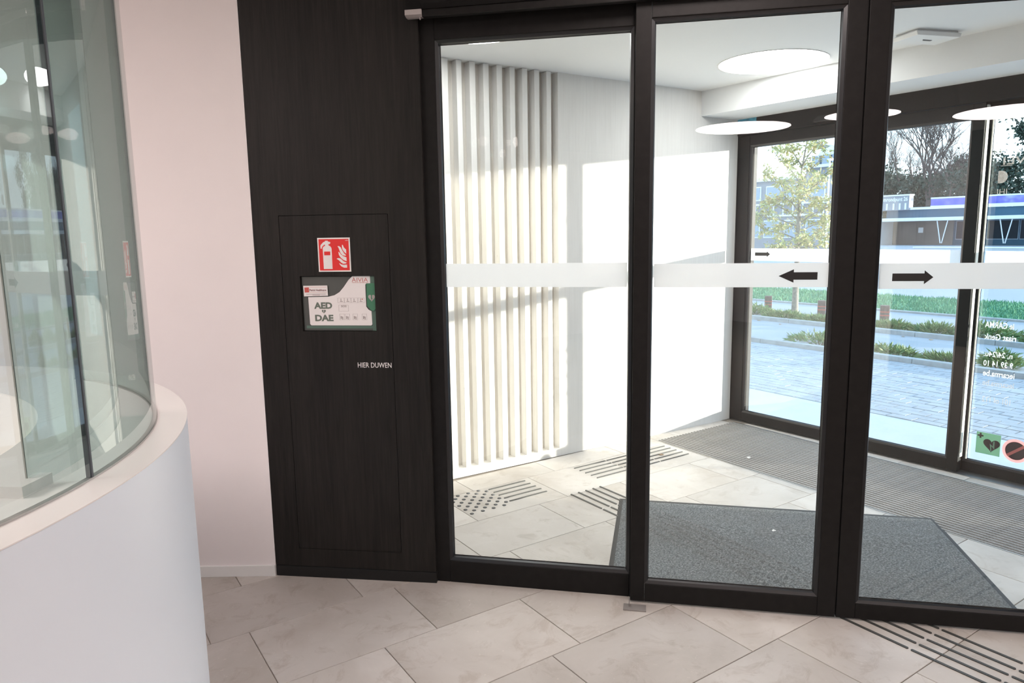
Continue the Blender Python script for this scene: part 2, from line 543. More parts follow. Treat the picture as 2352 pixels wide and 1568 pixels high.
# ------------------------------------------------------------------ walls and ceilings
# concrete side wall of the entrance, with upright grooves between slats
SW = root('wall_left', (2.05, 3.7363, 0), R(-1.7324), kind='structure')
part('wall_face', MB().box(0.820, 2.68, 0.0, 0.16, 0.0, 2.6), 'concrete', SW)
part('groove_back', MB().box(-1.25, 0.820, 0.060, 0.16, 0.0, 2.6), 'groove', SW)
part('wall_plinth', MB().box(-1.25, 0.820, 0.0, 0.06, 0.0, 0.055), 'concrete', SW)
edges = [(0.099, 0.132), (0.186, 0.224), (0.278, 0.315), (0.371, 0.409), (0.463, 0.499), (0.552, 0.590), (0.642, 0.679), (0.734, 0.768)]
slats = [(0.003, 0.043)] + edges + [(0.003 - 0.0915 * i, 0.041 - 0.0915 * i) for i in range(1, 14)]
for a, b in slats:
    part('slat', MB().box(a, b, 0.0, 0.06, 0.055, 2.498), 'concrete', SW, bevel=0.0015)
# end wall behind the black cupboard and the far right end of the entrance
link('wall_end', MB().prism([(0.80, 3.12), (0.86, 3.17), (0.98, 3.9), (0.90, 3.9)], 0, 2.6).mesh('wall_end', 'plaster_white'), kind='structure')
link('wall_right', MB().box(3.66, 4.62, 0.10, 0.22, 0, 2.6).mesh('wall_right', 'plaster_white'), kind='structure')

ceil = link('ceiling', MB().prism([(0.86, 3.90), (0.86, 3.14), (3.93, 0.07), (4.62, 0.07), (4.58, 3.9)], 2.5, 2.8).mesh('ceiling', 'ceiling_white'), kind='structure')
# dropped bulkhead before the outer doors
BK = root('trim_1', (4.158, 3.672, 0), R(-88.05), kind='structure')
part('bulkhead', MB().box(-0.06, 3.60, 0.0, 0.62, 2.325, 2.52), 'ceiling_white', BK, bevel=0.002)

lob = [(-4.3, -5.8), (3.66, -5.8), (3.66, 0.28), (1.33, 2.61), (0.79, 3.10), (-3.4, 5.9), (-4.3, 5.9)]
link('ceiling_lobby', MB().prism(lob, 2.66, 2.8).mesh('ceiling_lobby', 'ceiling_white'), kind='structure')
WW = root('wall_front', (0.7873, 3.0981, 0), R(-33.604), kind='structure')
part('wall_face', MB().box(-4.9, -0.002, 0.0, 0.10, 0.0, 2.7), 'plaster_white', WW)
BB = root('baseboard_front', (0.7873, 3.0981, 0), R(-33.604), kind='structure')
part('baseboard_face', MB().box(-4.9, -0.003, -0.010, 0.0, 0.0, 0.05), 'white_plastic', BB, bevel=0.001)
link('wall_lobby_left', MB().box(-4.4, -4.3, -5.8, 5.9, 0, 2.7).mesh('wall_lobby_left', 'lobby_wall'), kind='structure')
link('wall_back', MB().box(-4.3, -0.38, -5.85, -5.75, 0, 2.7).mesh('wall_back', 'lobby_wall'), kind='structure')
link('wall_back_dark', MB().box(-0.38, 3.66, -5.85, -5.75, 0, 2.7).mesh('wall_back_dark', 'oak'), kind='structure')
link('wall_lobby_right', MB().box(3.66, 3.76, -5.8, 0.28, 0, 2.7).mesh('wall_lobby_right', 'oak'), kind='structure')

# ------------------------------------------------------------------ glazed frames
def frame(par, s0, s1, z0, z1, gs0, gs1, gz0, gz1, depth, mat='black_metal', glassmat='glass', y=0.0, lip=0.016):
    """two stiles, two rails, glazing beads and the pane; local x along, y away from the viewer, z up"""
    yb = y + depth
    part('stile', MB().box(s0, gs0 - lip, y, yb, z0, z1), mat, par, bevel=0.0025)
    part('stile', MB().box(gs1 + lip, s1, y, yb, z0, z1), mat, par, bevel=0.0025)
    part('top_rail', MB().box(gs0 - lip + 0.0004, gs1 + lip - 0.0004, y + 0.0004, yb - 0.0004, gz1 + lip, z1), mat, par, bevel=0.0025)
    part('bottom_rail', MB().box(gs0 - lip + 0.0004, gs1 + lip - 0.0004, y + 0.0004, yb - 0.0004, z0, gz0 - lip), mat, par, bevel=0.0025)
    g0, g1 = y + depth * 0.42, y + depth * 0.42 + 0.012
    # glazing beads: slim sloping profiles round the pane, on both sides
    bead = MB()
    for ya, yc in ((y + 0.006, g0), (yb - 0.006, g1)):
        o = [(gs0 - lip, gz0 - lip), (gs1 + lip, gz0 - lip), (gs1 + lip, gz1 + lip), (gs0 - lip, gz1 + lip)]
        m_ = [(gs0 - 0.004, gz0 - 0.004), (gs1 + 0.004, gz0 - 0.004), (gs1 + 0.004, gz1 + 0.004), (gs0 - 0.004, gz1 + 0.004)]
        i_ = [(gs0, gz0), (gs1, gz0), (gs1, gz1), (gs0, gz1)]
        vs = [(a, ya, b) for a, b in o] + [(a, ya + (yc - ya) * 0.35, b) for a, b in m_] + [(a, yc, b) for a, b in i_]
        fs = []
        for q in range(4):
            w = (q + 1) % 4
            fs += [(q, w, w + 4, q + 4), (q + 4, w + 4, w + 8, q + 8)]
        if ya > yc:
            fs = [f[::-1] for f in fs]
        bead.add(vs, fs)
    part('glazing_bead', bead, 'seal', par)
    part('glass_pane', MB().box(gs0 - 0.01, gs1 + 0.01, g0, g1, gz0 - 0.01, gz1 + 0.01), glassmat, par)
    return g0

def stripe(par, a, b, z0, z1, y, name='marking_stripe'):
    return part(name, MB().box(a, b, y - 0.0012, y - 0.0002, z0, z1), 'film_white', par, label='white frosted marking stripe')

def arrow(par, tip, neck, tail, zc, hh, sh, y):
    pts = [(tip, zc), (neck, zc + hh), (neck, zc + sh), (tail, zc + sh), (tail, zc - sh), (neck, zc - sh), (neck, zc - hh)]
    part('arrow', MB().prism(pts, y - 0.0022, y - 0.0013, 'y'), 'film_black', par, label='black direction arrow')

A45 = R(-45.1)
# inner fixed pane beside the black cupboard
W1 = root('window_1', (1.3481, 2.6300, 0), R(-45.27), kind='structure')
gy = frame(W1, -0.012, 0.868, 0.0, 2.34, 0.0785, 0.8170, 0.1145, 2.237, 0.05)
stripe(W1, 0.0785, 0.8130, 1.2868, 1.3825, gy)
# inner sliding leaves
D1 = root('door_1', (1.9084, 2.0033, 0.008), A45, kind='structure')
gy = frame(D1, 0.0, 0.7850, 0.0, 2.335, 0.0725, 0.7035, 0.0915, 2.240, 0.045)
stripe(D1, 0.0775, 0.7030, 1.281, 1.3705, gy)
arrow(D1, 0.530, 0.583, 0.6655, 1.3225, 0.0245, 0.0137, gy)
D2 = root('door_2', (1.9084, 2.0033, 0.008), A45, kind='structure')
gy = frame(D2, 0.7895, 1.575, 0.0, 2.335, 0.8735, 1.503, 0.0775, 2.236, 0.045)
stripe(D2, 0.8745, 1.5025, 1.2745, 1.3665, gy)
arrow(D2, 1.054, 1.0245, 0.919, 1.3165, 0.0245, 0.0137, gy)
# the inner fixed pane on the far side
W3 = root('window_3', (1.3481, 2.6300, 0), R(-45.27), kind='structure')
frame(W3, 2.320, 3.24, 0.0, 2.34, 2.40, 3.16, 0.1145, 2.237, 0.05)
# upright closing joint between the leaves, and header with the door operator
part('closing_seal', MB().box(0.7853, 0.7892, 0.012, 0.035, 0.004, 2.33), 'rubber', D1)
HD = root('trim_2', (1.9084, 2.0033, 0), A45, kind='structure')
part('header_panel', MB().box(-0.880, 2.47, 0.02, 0.115, 2.345, 2.81), 'black_metal', HD)
part('operator_cover', MB().prism([(-0.035, 2.345), (-0.052, 2.36), (-0.052, 2.47), (0.02, 2.49), (0.02, 2.345)], -0.795, 2.40, 'x'), 'black_metal', HD)
part('track_lip', MB().box(-0.800, 2.40, -0.030, 0.0, 2.318, 2.346), 'black_metal', HD, bevel=0.003)
part('end_cap', MB().prism([(-0.036, 2.346), (-0.036, 2.327), (-0.020, 2.321), (0.002, 2.321), (0.002, 2.346)], -0.866, -0.800, 'x'), 'silver', HD, label='silver end cap', bevel=0.001)
part('end_screw', MB().cyl((-0.812, -0.014, 2.322), (-0.812, -0.014, 2.313), 0.004, 0.003, 8), 'silver', HD)
part('screw_head', MB().cyl((-0.035, -0.030, 2.331), (-0.035, -0.0335, 2.331), 0.006, 0.005, 10), 'steel', HD)

SN = root('door_sensor', (1.9084, 2.0033, 0), A45, label='black motion sensor with a red light above the inner fixed pane', cat='sensor')
part('housing', MB().prism([(-0.052, 2.375), (-0.088, 2.385), (-0.095, 2.42), (-0.052, 2.43)], -0.80, -0.615, 'x'), 'black_plastic', SN, bevel=0.003)
part('led', MB().cyl((-0.628, -0.0840, 2.382), (-0.628, -0.090, 2.377), 0.006, 0.005, 10), 'led', SN, label='red indicator light')
part('lens', MB().cyl((-0.644, -0.082, 2.382), (-0.644, -0.089, 2.375), 0.006, 0.004, 10), 'steel', SN)

GD = root('floor_guide', (1.897, 1.9635, 0), R(-45), label='small steel floor guide plate under the corner of the sliding leaf', cat='door guide')
part('plate', MB().box(-0.045, 0.045, -0.035, 0.012, 0.0, 0.006), 'guide_steel', GD, bevel=0.001)
part('upright', MB().box(-0.024, -0.0205, -0.012, 0.010, 0.006, 0.036), 'guide_steel', GD)

# outer sliding leaf and outer fixed pane
FA = R(-88.053)
D3 = root('door_3', (4.5622, 3.6782, 0), FA, kind='structure')
gy = frame(D3, 0.02, 1.700, 0.006, 2.202, 0.1365, 1.6190, 0.0915, 2.112, 0.045, 'grey_metal', 'glass_out')
stripe(D3, 0.152, 1.6170, 1.271, 1.3625, gy)
arrow(D3, 0.318, 0.290, 0.1875, 1.3200, 0.0218, 0.0127, gy)
part('edge_brush', MB().box(1.7004, 1.706, 0.010, 0.043, 0.10, 2.19), 'brush_white', D3, label='pale brush seal')
W2 = root('window_2', (4.5622, 3.6782, 0), FA, kind='structure')
gy2 = frame(W2, 1.662, 3.14, 0.0, 2.25, 1.715, 3.07, 0.080, 2.130, 0.045, 'grey_metal', 'glass_out', y=0.068)
stripe(W2, 1.727, 3.06, 1.268, 1.357, gy2)
part('edge_strip', MB().box(1.7175, 1.7235, 0.058, 0.0675, 0.085, 2.12), 'brush_white', W2, label='pale edge strip')
H2 = root('trim_3', (4.5622, 3.6782, 0), FA, kind='structure')
part('operator_box', MB().box(-0.02, 3.60, -0.012, 0.12, 2.206, 2.36), 'grey_metal', H2, bevel=0.003)
part('upper_wall', MB().box(-0.02, 3.60, 0.02, 0.14, 2.36, 2.85), 'grey_metal', H2)
part('side_panel', MB().box(3.142, 3.62, 0.0, 0.11, 0.0, 2.205), 'grey_metal', H2)
part('jamb_post', MB().box(-0.03, 0.019, -0.006, 0.115, 0.0, 2.205), 'grey_metal', H2)
part('outer_jamb', MB().box(0.02, 0.131, 0.047, 0.085, 0.0, 2.206), 'grey_metal', H2)
part('threshold', MB().box(0.0, 3.60, -0.03, 0.13, -0.01, 0.004), 'steel', H2)
OS = root('door_sensor', (4.5622, 3.6782, 0), FA, label='dark long motion sensor on the header of the outer door', cat='sensor')
part('housing', MB().prism([(0.655, 2.222), (0.97, 2.222), (0.985, 2.235), (0.97, 2.262), (0.69, 2.262), (0.655, 2.240)], -0.045, -0.0125, 'y'), 'black_plastic', OS, bevel=0.003)
link('header_label', MB().box(0.011, 0.180, -0.0145, -0.0125, 2.283, 2.333).mesh('header_label', 'blue_label', bevel=0.0005),
     label='small cyan blue label at the left end of the outer door header', cat='label', loc=(4.5622, 3.6782, 0), rotz=FA)

# ------------------------------------------------------------------ lettering and stickers on the outer fixed pane
LT = root('window_lettering', (4.5622, 3.6782, 0), FA, label='white opening hours lettering read from behind on the outer glass', cat='lettering')
yl = gy2 - 0.0012
X0 = 1.7560
rows = [('ie CARMA', 0.922, 0.150, 0.037, 0.0), ('riaat Genk', 0.851, 0.165, 0.037, 0.001), ('n, 24/24u.', 0.744, 0.150, 0.037, 0.006),
        ('9 39 14 10', 0.690, 0.155, 0.034, 0.008), ('iecarma.be', 0.630, 0.165, 0.036, 0.010), ('iecarma.be', 0.572, 0.165, 0.036, 0.012), ('101 of 112', 0.470, 0.150, 0.036, 0.016)]
for body, zc, w, h, dx in rows:
    lettering('text_line', body, X0 + dx, yl, zc - h / 2, w, h, 'film_letter' if zc > 0.6 else 'film_ghost', LT, 0.012, mirror=True)
LG = root('window_emblem', (4.5622, 3.6782, 0), FA, label='pale see-through emblem with a crescent and letters, upper outer glass', cat='lettering')
lettering('text_line', 'WEI', X0 + 0.022, yl, 1.850, 0.155, 0.042, 'film_ghost', LG, 0.01, mirror=True)
part('underline', MB().box(X0 + 0.010, X0 + 0.07, yl - 0.0008, yl, 1.843, 1.8465), 'film_ghost', LG)
cres = [(X0 + 0.016 + 0.036 * math.cos(t), 1.782 + 0.036 * math.sin(t)) for t in [R(-112 + 14 * i) for i in range(17)]]
cres += [(X0 + 0.000 + 0.035 * math.cos(t), 1.782 + 0.038 * math.sin(t)) for t in [R(75 - 12.5 * i) for i in range(13)]]
part('crescent', MB().prism(cres, yl - 0.0008, yl, 'y'), 'film_ghost', LG)
lettering('text_line', 'IHI', X0 + 0.004, yl, 1.680, 0.050, 0.034, 'film_ghost', LG, 0.0, mirror=True)

def heart(cx, cz, w, h, n=28):
    pts = []
    for i in range(n):
        t = 2 * math.pi * i / n
        pts.append((cx + w * 16 * math.sin(t) ** 3 / 32, cz + h * (13 * math.cos(t) - 5 * math.cos(2 * t) - 2 * math.cos(3 * t) - math.cos(4 * t) + 2.5) / 29))
    return pts
SG = root('heart_sticker', (4.5622, 3.6782, 0), FA, label='green square sticker with a dark heart and lightning bolt on the outer glass', cat='sticker')
sx, sz = 1.7605, 0.132
part('backing', MB().box(sx, sx + 0.131, yl - 0.0004, yl, sz, sz + 0.132), 'film_green', SG)
part('heart', MB().prism(heart(sx + 0.084, sz + 0.056, 0.090, 0.080), yl - 0.0010, yl - 0.0005, 'y'), 'film_dark', SG)
part('bolt', MB().prism([(sx + 0.093, sz + 0.088), (sx + 0.100, sz + 0.088), (sx + 0.101, sz + 0.040), (sx + 0.084, sz + 0.056), (sx + 0.087, sz + 0.022),
                         (sx + 0.081, sz + 0.026), (sx + 0.075, sz + 0.070), (sx + 0.092, sz + 0.056)], yl - 0.0016, yl - 0.0011, 'y'), 'film_green', SG)
part('cross', MB().prism([(sx + 0.022 + a, sz + 0.110 + b) for a, b in ((-.005, -.016), (.005, -.016), (.005, -.005), (.016, -.005), (.016, .005), (.005, .005), (.005, .016), (-.005, .016), (-.005, .005), (-.016, .005), (-.016, -.005), (-.005, -.005))],
                         yl - 0.0010, yl - 0.0005, 'y'), 'film_dark', SG)
NR = root('prohibition_sticker', (4.5622, 3.6782, 0), FA, label='round red prohibition sticker with a slanted bar on the outer glass', cat='sticker')
pc = (1.9720, 0.189)
rim = MB()
n = 40
for i in range(n):
    t0, t1 = 2 * math.pi * i / n, 2 * math.pi * (i + 1) / n
    q = [(pc[0] + r * math.cos(t), yl - 0.0010, pc[1] + r * math.sin(t)) for r, t in ((0.054, t0), (0.070, t0), (0.070, t1), (0.054, t1))]
    rim.add(q, [(0, 3, 2, 1)])
part('ring', rim, 'film_red', NR)
part('disc', MB().prism([(pc[0] + 0.0545 * math.cos(2 * math.pi * i / n), pc[1] + 0.0545 * math.sin(2 * math.pi * i / n)) for i in range(n)], yl - 0.0006, yl - 0.0002, 'y'), 'film_dark', NR)
ca, sa = math.cos(R(40)), math.sin(R(40))
part('bar', MB().prism([(pc[0] + a * ca - b * sa, pc[1] + a * sa + b * ca) for a, b in ((-0.056, -0.008), (0.056, -0.008), (0.056, 0.008), (-0.056, 0.008))], yl - 0.0014, yl - 0.0009, 'y'), 'film_red', NR)

# ------------------------------------------------------------------ black cupboard with access door, sign and defibrillator
CB = root('wall_cupboard', (0.7873, 3.0981, 0), R(-41.423), label='tall black stained oak cupboard between white wall and glass door', cat='cupboard')
DX0, DX1, DZ0, DZ1 = 0.1155, 0.5805, 0.1345, 1.5870
AX0, AX1, AZ0, AZ1 = 0.1915, 0.5135, 1.1060, 1.3380
gp = 0.0022
part('front_panel', MB().box(0.0, DX0 - gp, 0.0, 0.03, 0.05, 2.70).box(DX1 + gp, 0.734, 0.0, 0.03, 0.05, 2.70)
     .box(DX0 - gp, DX1 + gp, 0.0, 0.03, DZ1 + gp, 2.70).box(DX0 - gp, DX1 + gp, 0.0, 0.03, 0.05, DZ0 - gp), 'oak', CB)
part('carcass', MB().box(0.004, 0.73, 0.10, 0.13, 0.0, 2.70).box(0.004, 0.10, 0.031, 0.0995, 0.0, 2.70).box(0.60, 0.73, 0.031, 0.0995, 0.0, 2.70), 'groove_black', CB)
part('plinth', MB().box(0.002, 0.736, -0.003, 0.029, 0.0, 0.0485), 'black_plinth', CB, bevel=0.001)
dr = part('access_door', MB().box(DX0, AX0, 0.0, 0.022, DZ0, DZ1).box(AX1, DX1, 0.0, 0.022, DZ0, DZ1).box(AX0, AX1, 0.0, 0.022, AZ1, DZ1).box(AX0, AX1, 0.0, 0.022, DZ0, AZ0), 'oak', CB)
lettering('lettering', 'HIER DUWEN', 0.4255, -0.0006, 0.9525, 0.1465, 0.0215, 'sign_white', dr, 0.002, label='white lettering')

FS = root('fire_extinguisher_sign', (0.7873, 3.0981, 0), R(-41.423), label='square red fire extinguisher sign on the black cupboard door', cat='sign')
fx, fz, fw, fh = 0.2780, 1.3560, 0.1395, 0.1395
part('plate', MB().box(fx, fx + fw, -0.003, -0.0002, fz, fz + fh), 'sign_white', FS, bevel=0.0005)
part('red_field', MB().box(fx + 0.0055, fx + fw - 0.0055, -0.0036, -0.0030, fz + 0.0055, fz + fh - 0.0055), 'sign_red', FS)

def sgn(u, v):
    """sign drawing units (0..1230 across the plate) to the cupboard plane"""
    return (fx + u / 1230.0 * fw, fz + fh - v / 1270.0 * fh)
ext = [(200, 1165), (533, 1165), (533, 415), (520, 360), (480, 310), (420, 280), (420, 240), (470, 235), (495, 200), (495, 165), (450, 145), (410, 140), (400, 110), (300, 110), (280, 150), (230, 160), (130, 260), (115, 300), (115, 400), (165, 400), (165, 340), (255, 255), (290, 255), (290, 295), (240, 320), (205, 360), (197, 415)]
q = 0.0042
bx = [(245, 510), (475, 510), (475, 650), (245, 650)]
part('extinguisher_symbol', MB().prism([sgn(*p) for p in ext], -q, -0.0036, 'y'), 'sign_white', FS)
part('symbol_window', MB().prism([sgn(*p) for p in bx], -q - 0.0004, -q, 'y'), 'sign_red', FS)
flames = [[(935, 270), (960, 270), (1000, 370), (1080, 450), (1080, 600), (1010, 540), (950, 450), (930, 380)],
          [(762, 318), (820, 315), (880, 360), (935, 480), (1000, 590), (1075, 660), (1010, 675), (930, 650), (860, 570), (820, 440), (800, 380)],
          [(785, 530), (800, 530), (880, 630), (960, 690), (1080, 735), (1080, 880), (960, 830), (860, 740), (800, 640)],
          [(705, 785), (740, 765), (810, 760), (870, 790), (960, 880), (1085, 935), (1040, 965), (950, 975), (870, 930), (790, 840)],
          [(795, 945), (880, 1000), (960, 1015), (1085, 1005), (1085, 1120), (970, 1120), (870, 1070), (815, 1000)]]
fl = MB()
for f_ in flames:
    fl.prism([sgn(*p) for p in f_], -q, -0.0036, 'y')
part('flame_symbol', fl, 'sign_white', FS)
lettering('maker_mark', 'sib', *[(fx + 0.120), -0.0040], fz + 0.1265, 0.0125, 0.0035, 'sign_white', FS, 0.02)

AE = root('defibrillator_box', (0.7873, 3.0981, 0), R(-41.423), label='grey and white defibrillator box set into the black cupboard door', cat='defibrillator')
aw, ah = AX1 - AX0, AZ1 - AZ0
def aed(u, v):
    """box drawing units (1700 x 1240 across the cover)"""
    return (AX0 + u / 1700.0 * aw, AZ1 - v / 1240.0 * ah)
part('cover', MB().box(AX0 + 0.001, AX1 - 0.001, 0.012, 0.09, AZ0 + 0.001, AZ1 - 0.001), 'aed_cover', AE, bevel=0.003)
part('side_band', MB().prism([aed(1590, 8), aed(1690, 8), aed(1690, 1232), aed(1600, 1232)], 0.0105, 0.0122, 'y'), 'aed_green2', AE, label='grey green side band')
part('bottom_band', MB().prism([aed(70, 1118), aed(1598, 1118), aed(1598, 1180), aed(70, 1180)], 0.0105, 0.0122, 'y'), 'aed_green2', AE, label='grey green bottom band')
lab = [(150, 470), (620, 462), (760, 430), (880, 360), (980, 250), (1100, 90), (1190, 8), (1588, 8), (1588, 170), (1490, 178), (1475, 200), (1475, 690), (1520, 750), (1590, 790), (1596, 1085), (1570, 1110), (190, 1110), (160, 1080)]
part('front_label', MB().prism([aed(*p) for p in lab], 0.0085, 0.0104, 'y'), 'sign_white', AE, label='white front label')
tab = [(1500, 170), (1690, 165), (1690, 740), (1650, 780), (1590, 770), (1530, 700), (1500, 680)]
part('green_tab', MB().prism([aed(*p) for p in tab], 0.0060, 0.0103, 'y'), 'aed_green', AE, label='green handle tab')
hc = aed(1612, 500)
part('tab_heart', MB().prism(heart(hc[0], hc[1], 0.029, 0.029), 0.0054, 0.0060, 'y'), 'print_grey', AE, label='pale heart')
part('tab_bolt', MB().prism([(hc[0] - 0.002, hc[1] + 0.012), (hc[0] + 0.002, hc[1] + 0.012), (hc[0] + 0.001, hc[1] + 0.002), (hc[0] + 0.004, hc[1] + 0.001), (hc[0] - 0.001, hc[1] - 0.012), (hc[0], hc[1] - 0.002), (hc[0] - 0.003, hc[1] - 0.001)], 0.0048, 0.0054, 'y'), 'aed_green', AE)
sl = part('supplier_label', MB().prism([aed(55, 215), aed(610, 210), aed(615, 440), aed(62, 452)], 0.0052, 0.0070, 'y'), 'sign_white', AE, label='white supplier label')
part('red_square', MB().prism([aed(82, 255), aed(185, 250), aed(187, 362), aed(86, 366)], 0.0046, 0.0052, 'y'), 'print_red', sl)
p = aed(200, 335)
lettering('supplier_name', 'Patick Healthcare', p[0], 0.0049, p[1], 0.0725, 0.0085, 'print_maroon', sl, 0.01)
for (u0, u1, v) in ((200, 590, 245), (200, 590, 362)):
    a, b = aed(u0, v), aed(u1, v)
    part('red_rule', MB().box(a[0], b[0], 0.0047, 0.0052, a[1] - 0.0006, a[1]), 'print_red', sl)
for (u0, u1, v) in ((118, 570, 398), (260, 430, 420)):
    a, b = aed(u0, v), aed(u1, v)
    part('small_print', MB().box(a[0], b[0], 0.0047, 0.0052, a[1] - 0.0011, a[1]), 'print_maroon', sl)
for body, u, v, w, h in (('AED', 275, 735, 0.0795, 0.0275), ('DAE', 285, 1015, 0.0805, 0.0275)):
    p = aed(u, v)
    lettering('lettering', body, p[0], 0.0082, p[1], w, h, 'aed_print', AE, 0.045)
p = aed(495, 800)
part('small_heart', MB().prism(heart(p[0], p[1], 0.0175, 0.0165), 0.0080, 0.0085, 'y'), 'aed_print', AE)
part('small_bolt', MB().prism([(p[0] - 0.001, p[1] + 0.005), (p[0] + 0.0015, p[1] + 0.005), (p[0] + 0.001, p[1]), (p[0], p[1] - 0.006), (p[0] - 0.001, p[1])], 0.0075, 0.0080, 'y'), 'sign_white', AE)
p = aed(1175, 135)
lettering('brand_mark', 'AIVIA', p[0], 0.0082, p[1], 0.0690, 0.0165, 'print_red', AE, -0.012)
p = aed(1180, 158)
lettering('small_lettering', 'www.aivia.eu', p[0], 0.0082, p[1], 0.0690, 0.0035, 'print_red', AE)
p = aed(900, 700)
lettering('lettering', 'SOS', p[0], 0.0082, p[1], 0.0235, 0.0085, 'print_grey', AE, 0.03)

def outline(u0, v0, u1, v1, wd=0.0006):
    a, b = aed(u0, v1), aed(u1, v0)
    mb = MB()
    for x0, x1, z0, z1 in ((a[0], b[0], a[1], a[1] + wd), (a[0], b[0], b[1] - wd, b[1]), (a[0], a[0] + wd, a[1], b[1]), (b[0] - wd, b[0], a[1], b[1])):
        mb.box(x0, x1, 0.0080, 0.0085, z0, z1)
    return mb
for u in (830, 985, 1140, 1295):
    part('pictogram_frame', outline(u, 490, u + 145, 600), 'print_grey', AE)
for u in (880, 1030, 1180, 1330):
    p = aed(u, 580)
    part('pictogram_figure', MB().box(p[0], p[0] + 0.012, 0.0080, 0.0085, p[1], p[1] + 0.003).box(p[0] + 0.003, p[0] + 0.006, 0.0080, 0.0085, p[1] + 0.004, p[1] + 0.014), 'print_grey', AE)
part('speech_frame', outline(845, 650, 1070, 790), 'print_grey', AE)
p = aed(1392, 520)
part('red_cross', MB().box(p[0] - 0.003, p[0] + 0.003, 0.0080, 0.0085, p[1] - 0.001, p[1] + 0.001).box(p[0] - 0.001, p[0] + 0.001, 0.0080, 0.0085, p[1] - 0.003, p[1] + 0.003), 'print_red', AE)
for u, hd in ((855, 1), (980, 0), (1160, 1), (1370, 1)):
    p = aed(u, 985)
    m = outline(u, 850, u + 110, 985)
    for a, b, c, d in ((0.004, 0.009, 0.004, 0.016), (0.007, 0.015, 0.010, 0.014), (0.011, 0.015, 0.002, 0.011)):
        m.box(p[0] + a, p[0] + b, 0.0080, 0.0085, p[1] + c, p[1] + d)
    part('instruction_drawing', m, 'print_grey', AE)

# ------------------------------------------------------------------ reception desk with curved glass
RC = root('reception_desk', (-0.878, 1.944, 0), label='curved pale reception desk with a ledge and bent glass screen', cat='reception desk')
def arc(mb, r0, r1, z0, z1, a0, a1, n=64, mi=0):
    vs, fs = [], []
    for i in range(n + 1):
        t = R(a0 + (a1 - a0) * i / n)
        c, s_ = math.cos(t), math.sin(t)
        vs += [(r0 * c, r0 * s_, z0), (r1 * c, r1 * s_, z0), (r1 * c, r1 * s_, z1), (r0 * c, r0 * s_, z1)]
    for i in range(n):
        a, b = 4 * i, 4 * i + 4
        fs += [(a, a + 1, b + 1, b), (a + 1, a + 2, b + 2, b + 1), (a + 2, a + 3, b + 3, b + 2), (a + 3, a, b, b + 3)]
    fs += [(0, 3, 2, 1), (4 * n, 4 * n + 1, 4 * n + 2, 4 * n + 3)]
    return mb.add(vs, fs, mi)
def arcpart(name, mat, r0, r1, z0, z1, a0, a1, n=64, label=None, c=(0, 0)):
    o = part(name, arc(MB(), r0, r1, z0, z1, a0, a1, n), mat, RC, label=label, loc=(c[0], c[1], 0))
    me = o.data
    bm = bmesh.new()
    bm.from_mesh(me)
    bmesh.ops.recalc_face_normals(bm, faces=bm.faces)
    bm.to_mesh(me)
    bm.free()
    for pl in me.polygons:
        pl.use_smooth = abs(pl.normal.z) < 0.5 and len(pl.vertices) == 4
    me.set_sharp_from_angle(angle=R(35))
    return o
arcpart('front_panel', 'desk_front', 1.12, 1.162, 0.10, 1.0985, -150, 95, 128)
arcpart('kick_plate', 'black_plinth', 1.09, 1.130, 0.0, 0.0995, -150, 95, 96)
arcpart('ledge', 'desk_ledge', 0.86, 1.1625, 1.0990, 1.1010, -150, 95, 128)
arcpart('ledge_lining', 'desk_ledge', 0.86, 0.88, 0.745, 1.0985, -150, 95, 96)
arcpart('worktop', 'desk_work', 0.02, 0.86, 0.715, 0.7445, -150, 95, 96)
GC = (0.096, -0.037)
arcpart('glass_pane', 'glass_desk', 0.9915, 0.9995, 1.104, 2.30, -33.0, 30.0, 64, c=GC)
arcpart('glass_pane', 'glass_desk', 0.9915, 0.9995, 1.104, 2.30, -60.0, -33.6, 32, c=GC)
arcpart('glass_pane', 'glass_desk', 0.918, 0.926, 1.104, 2.30, -36.0, -6.0, 32, c=GC, label='sliding glass pane of the counter window')
arcpart('base_channel', 'steel', 0.990, 1.001, 1.1012, 1.1045, -60.0, 30.0, 64, c=GC)
def post(ang, r, w, d, mat, name):
    t = R(ang)
    mb = MB().box(-d / 2, d / 2, -w / 2, w / 2, 1.1012, 2.30)
    o = part(name, mb, mat, RC, loc=(GC[0] + r * math.cos(t), GC[1] + r * math.sin(t), 0), bevel=0.001)
    o.rotation_euler = (0, 0, t)
post(-33.3, 0.9955, 0.006, 0.010, 'seam', 'seam_profile')
post(-36.15, 0.922, 0.0022, 0.003, 'steel', 'pane_edge')
# small guide block at the foot of the sliding pane's edge
arcpart('pane_guide', 'desk_ledge', 0.895, 0.945, 1.1012, 1.120, -38.6, -34.4, 6, c=GC)

# ------------------------------------------------------------------ lamps
def disc_lamp(x, y, z, d, mat, label, group):
    t = root('ceiling_light', (x, y, z), label=label, cat='ceiling light', group=group)
    n = 56
    ring = MB()
    for i in range(n):
        a, b = 2 * math.pi * i / n, 2 * math.pi * (i + 1) / n
        r0, r1 = d / 2 - 0.004, d / 2 + 0.006
        q = []
        for r, h in ((r0, -0.002), (r1, -0.004), (r1, -0.0005), (r0, -0.0005)):
            q += [(r * math.cos(a), r * math.sin(a), h), (r * math.cos(b), r * math.sin(b), h)]
        ring.add(q, [(0, 1, 3, 2), (2, 3, 5, 4), (4, 5, 7, 6), (6, 7, 1, 0)])
    part('ring', ring, 'lamp_ring', t)
    part('diffuser', MB().cyl((0, 0, -0.003), (0, 0, -0.0008), d / 2 - 0.004, None, n), mat, t)
disc_lamp(3.835, 2.845, 2.5, 0.63, 'lamp_vest', 'large round white lamp in the entrance ceiling near the bulkhead', 'round entrance ceiling lamps')
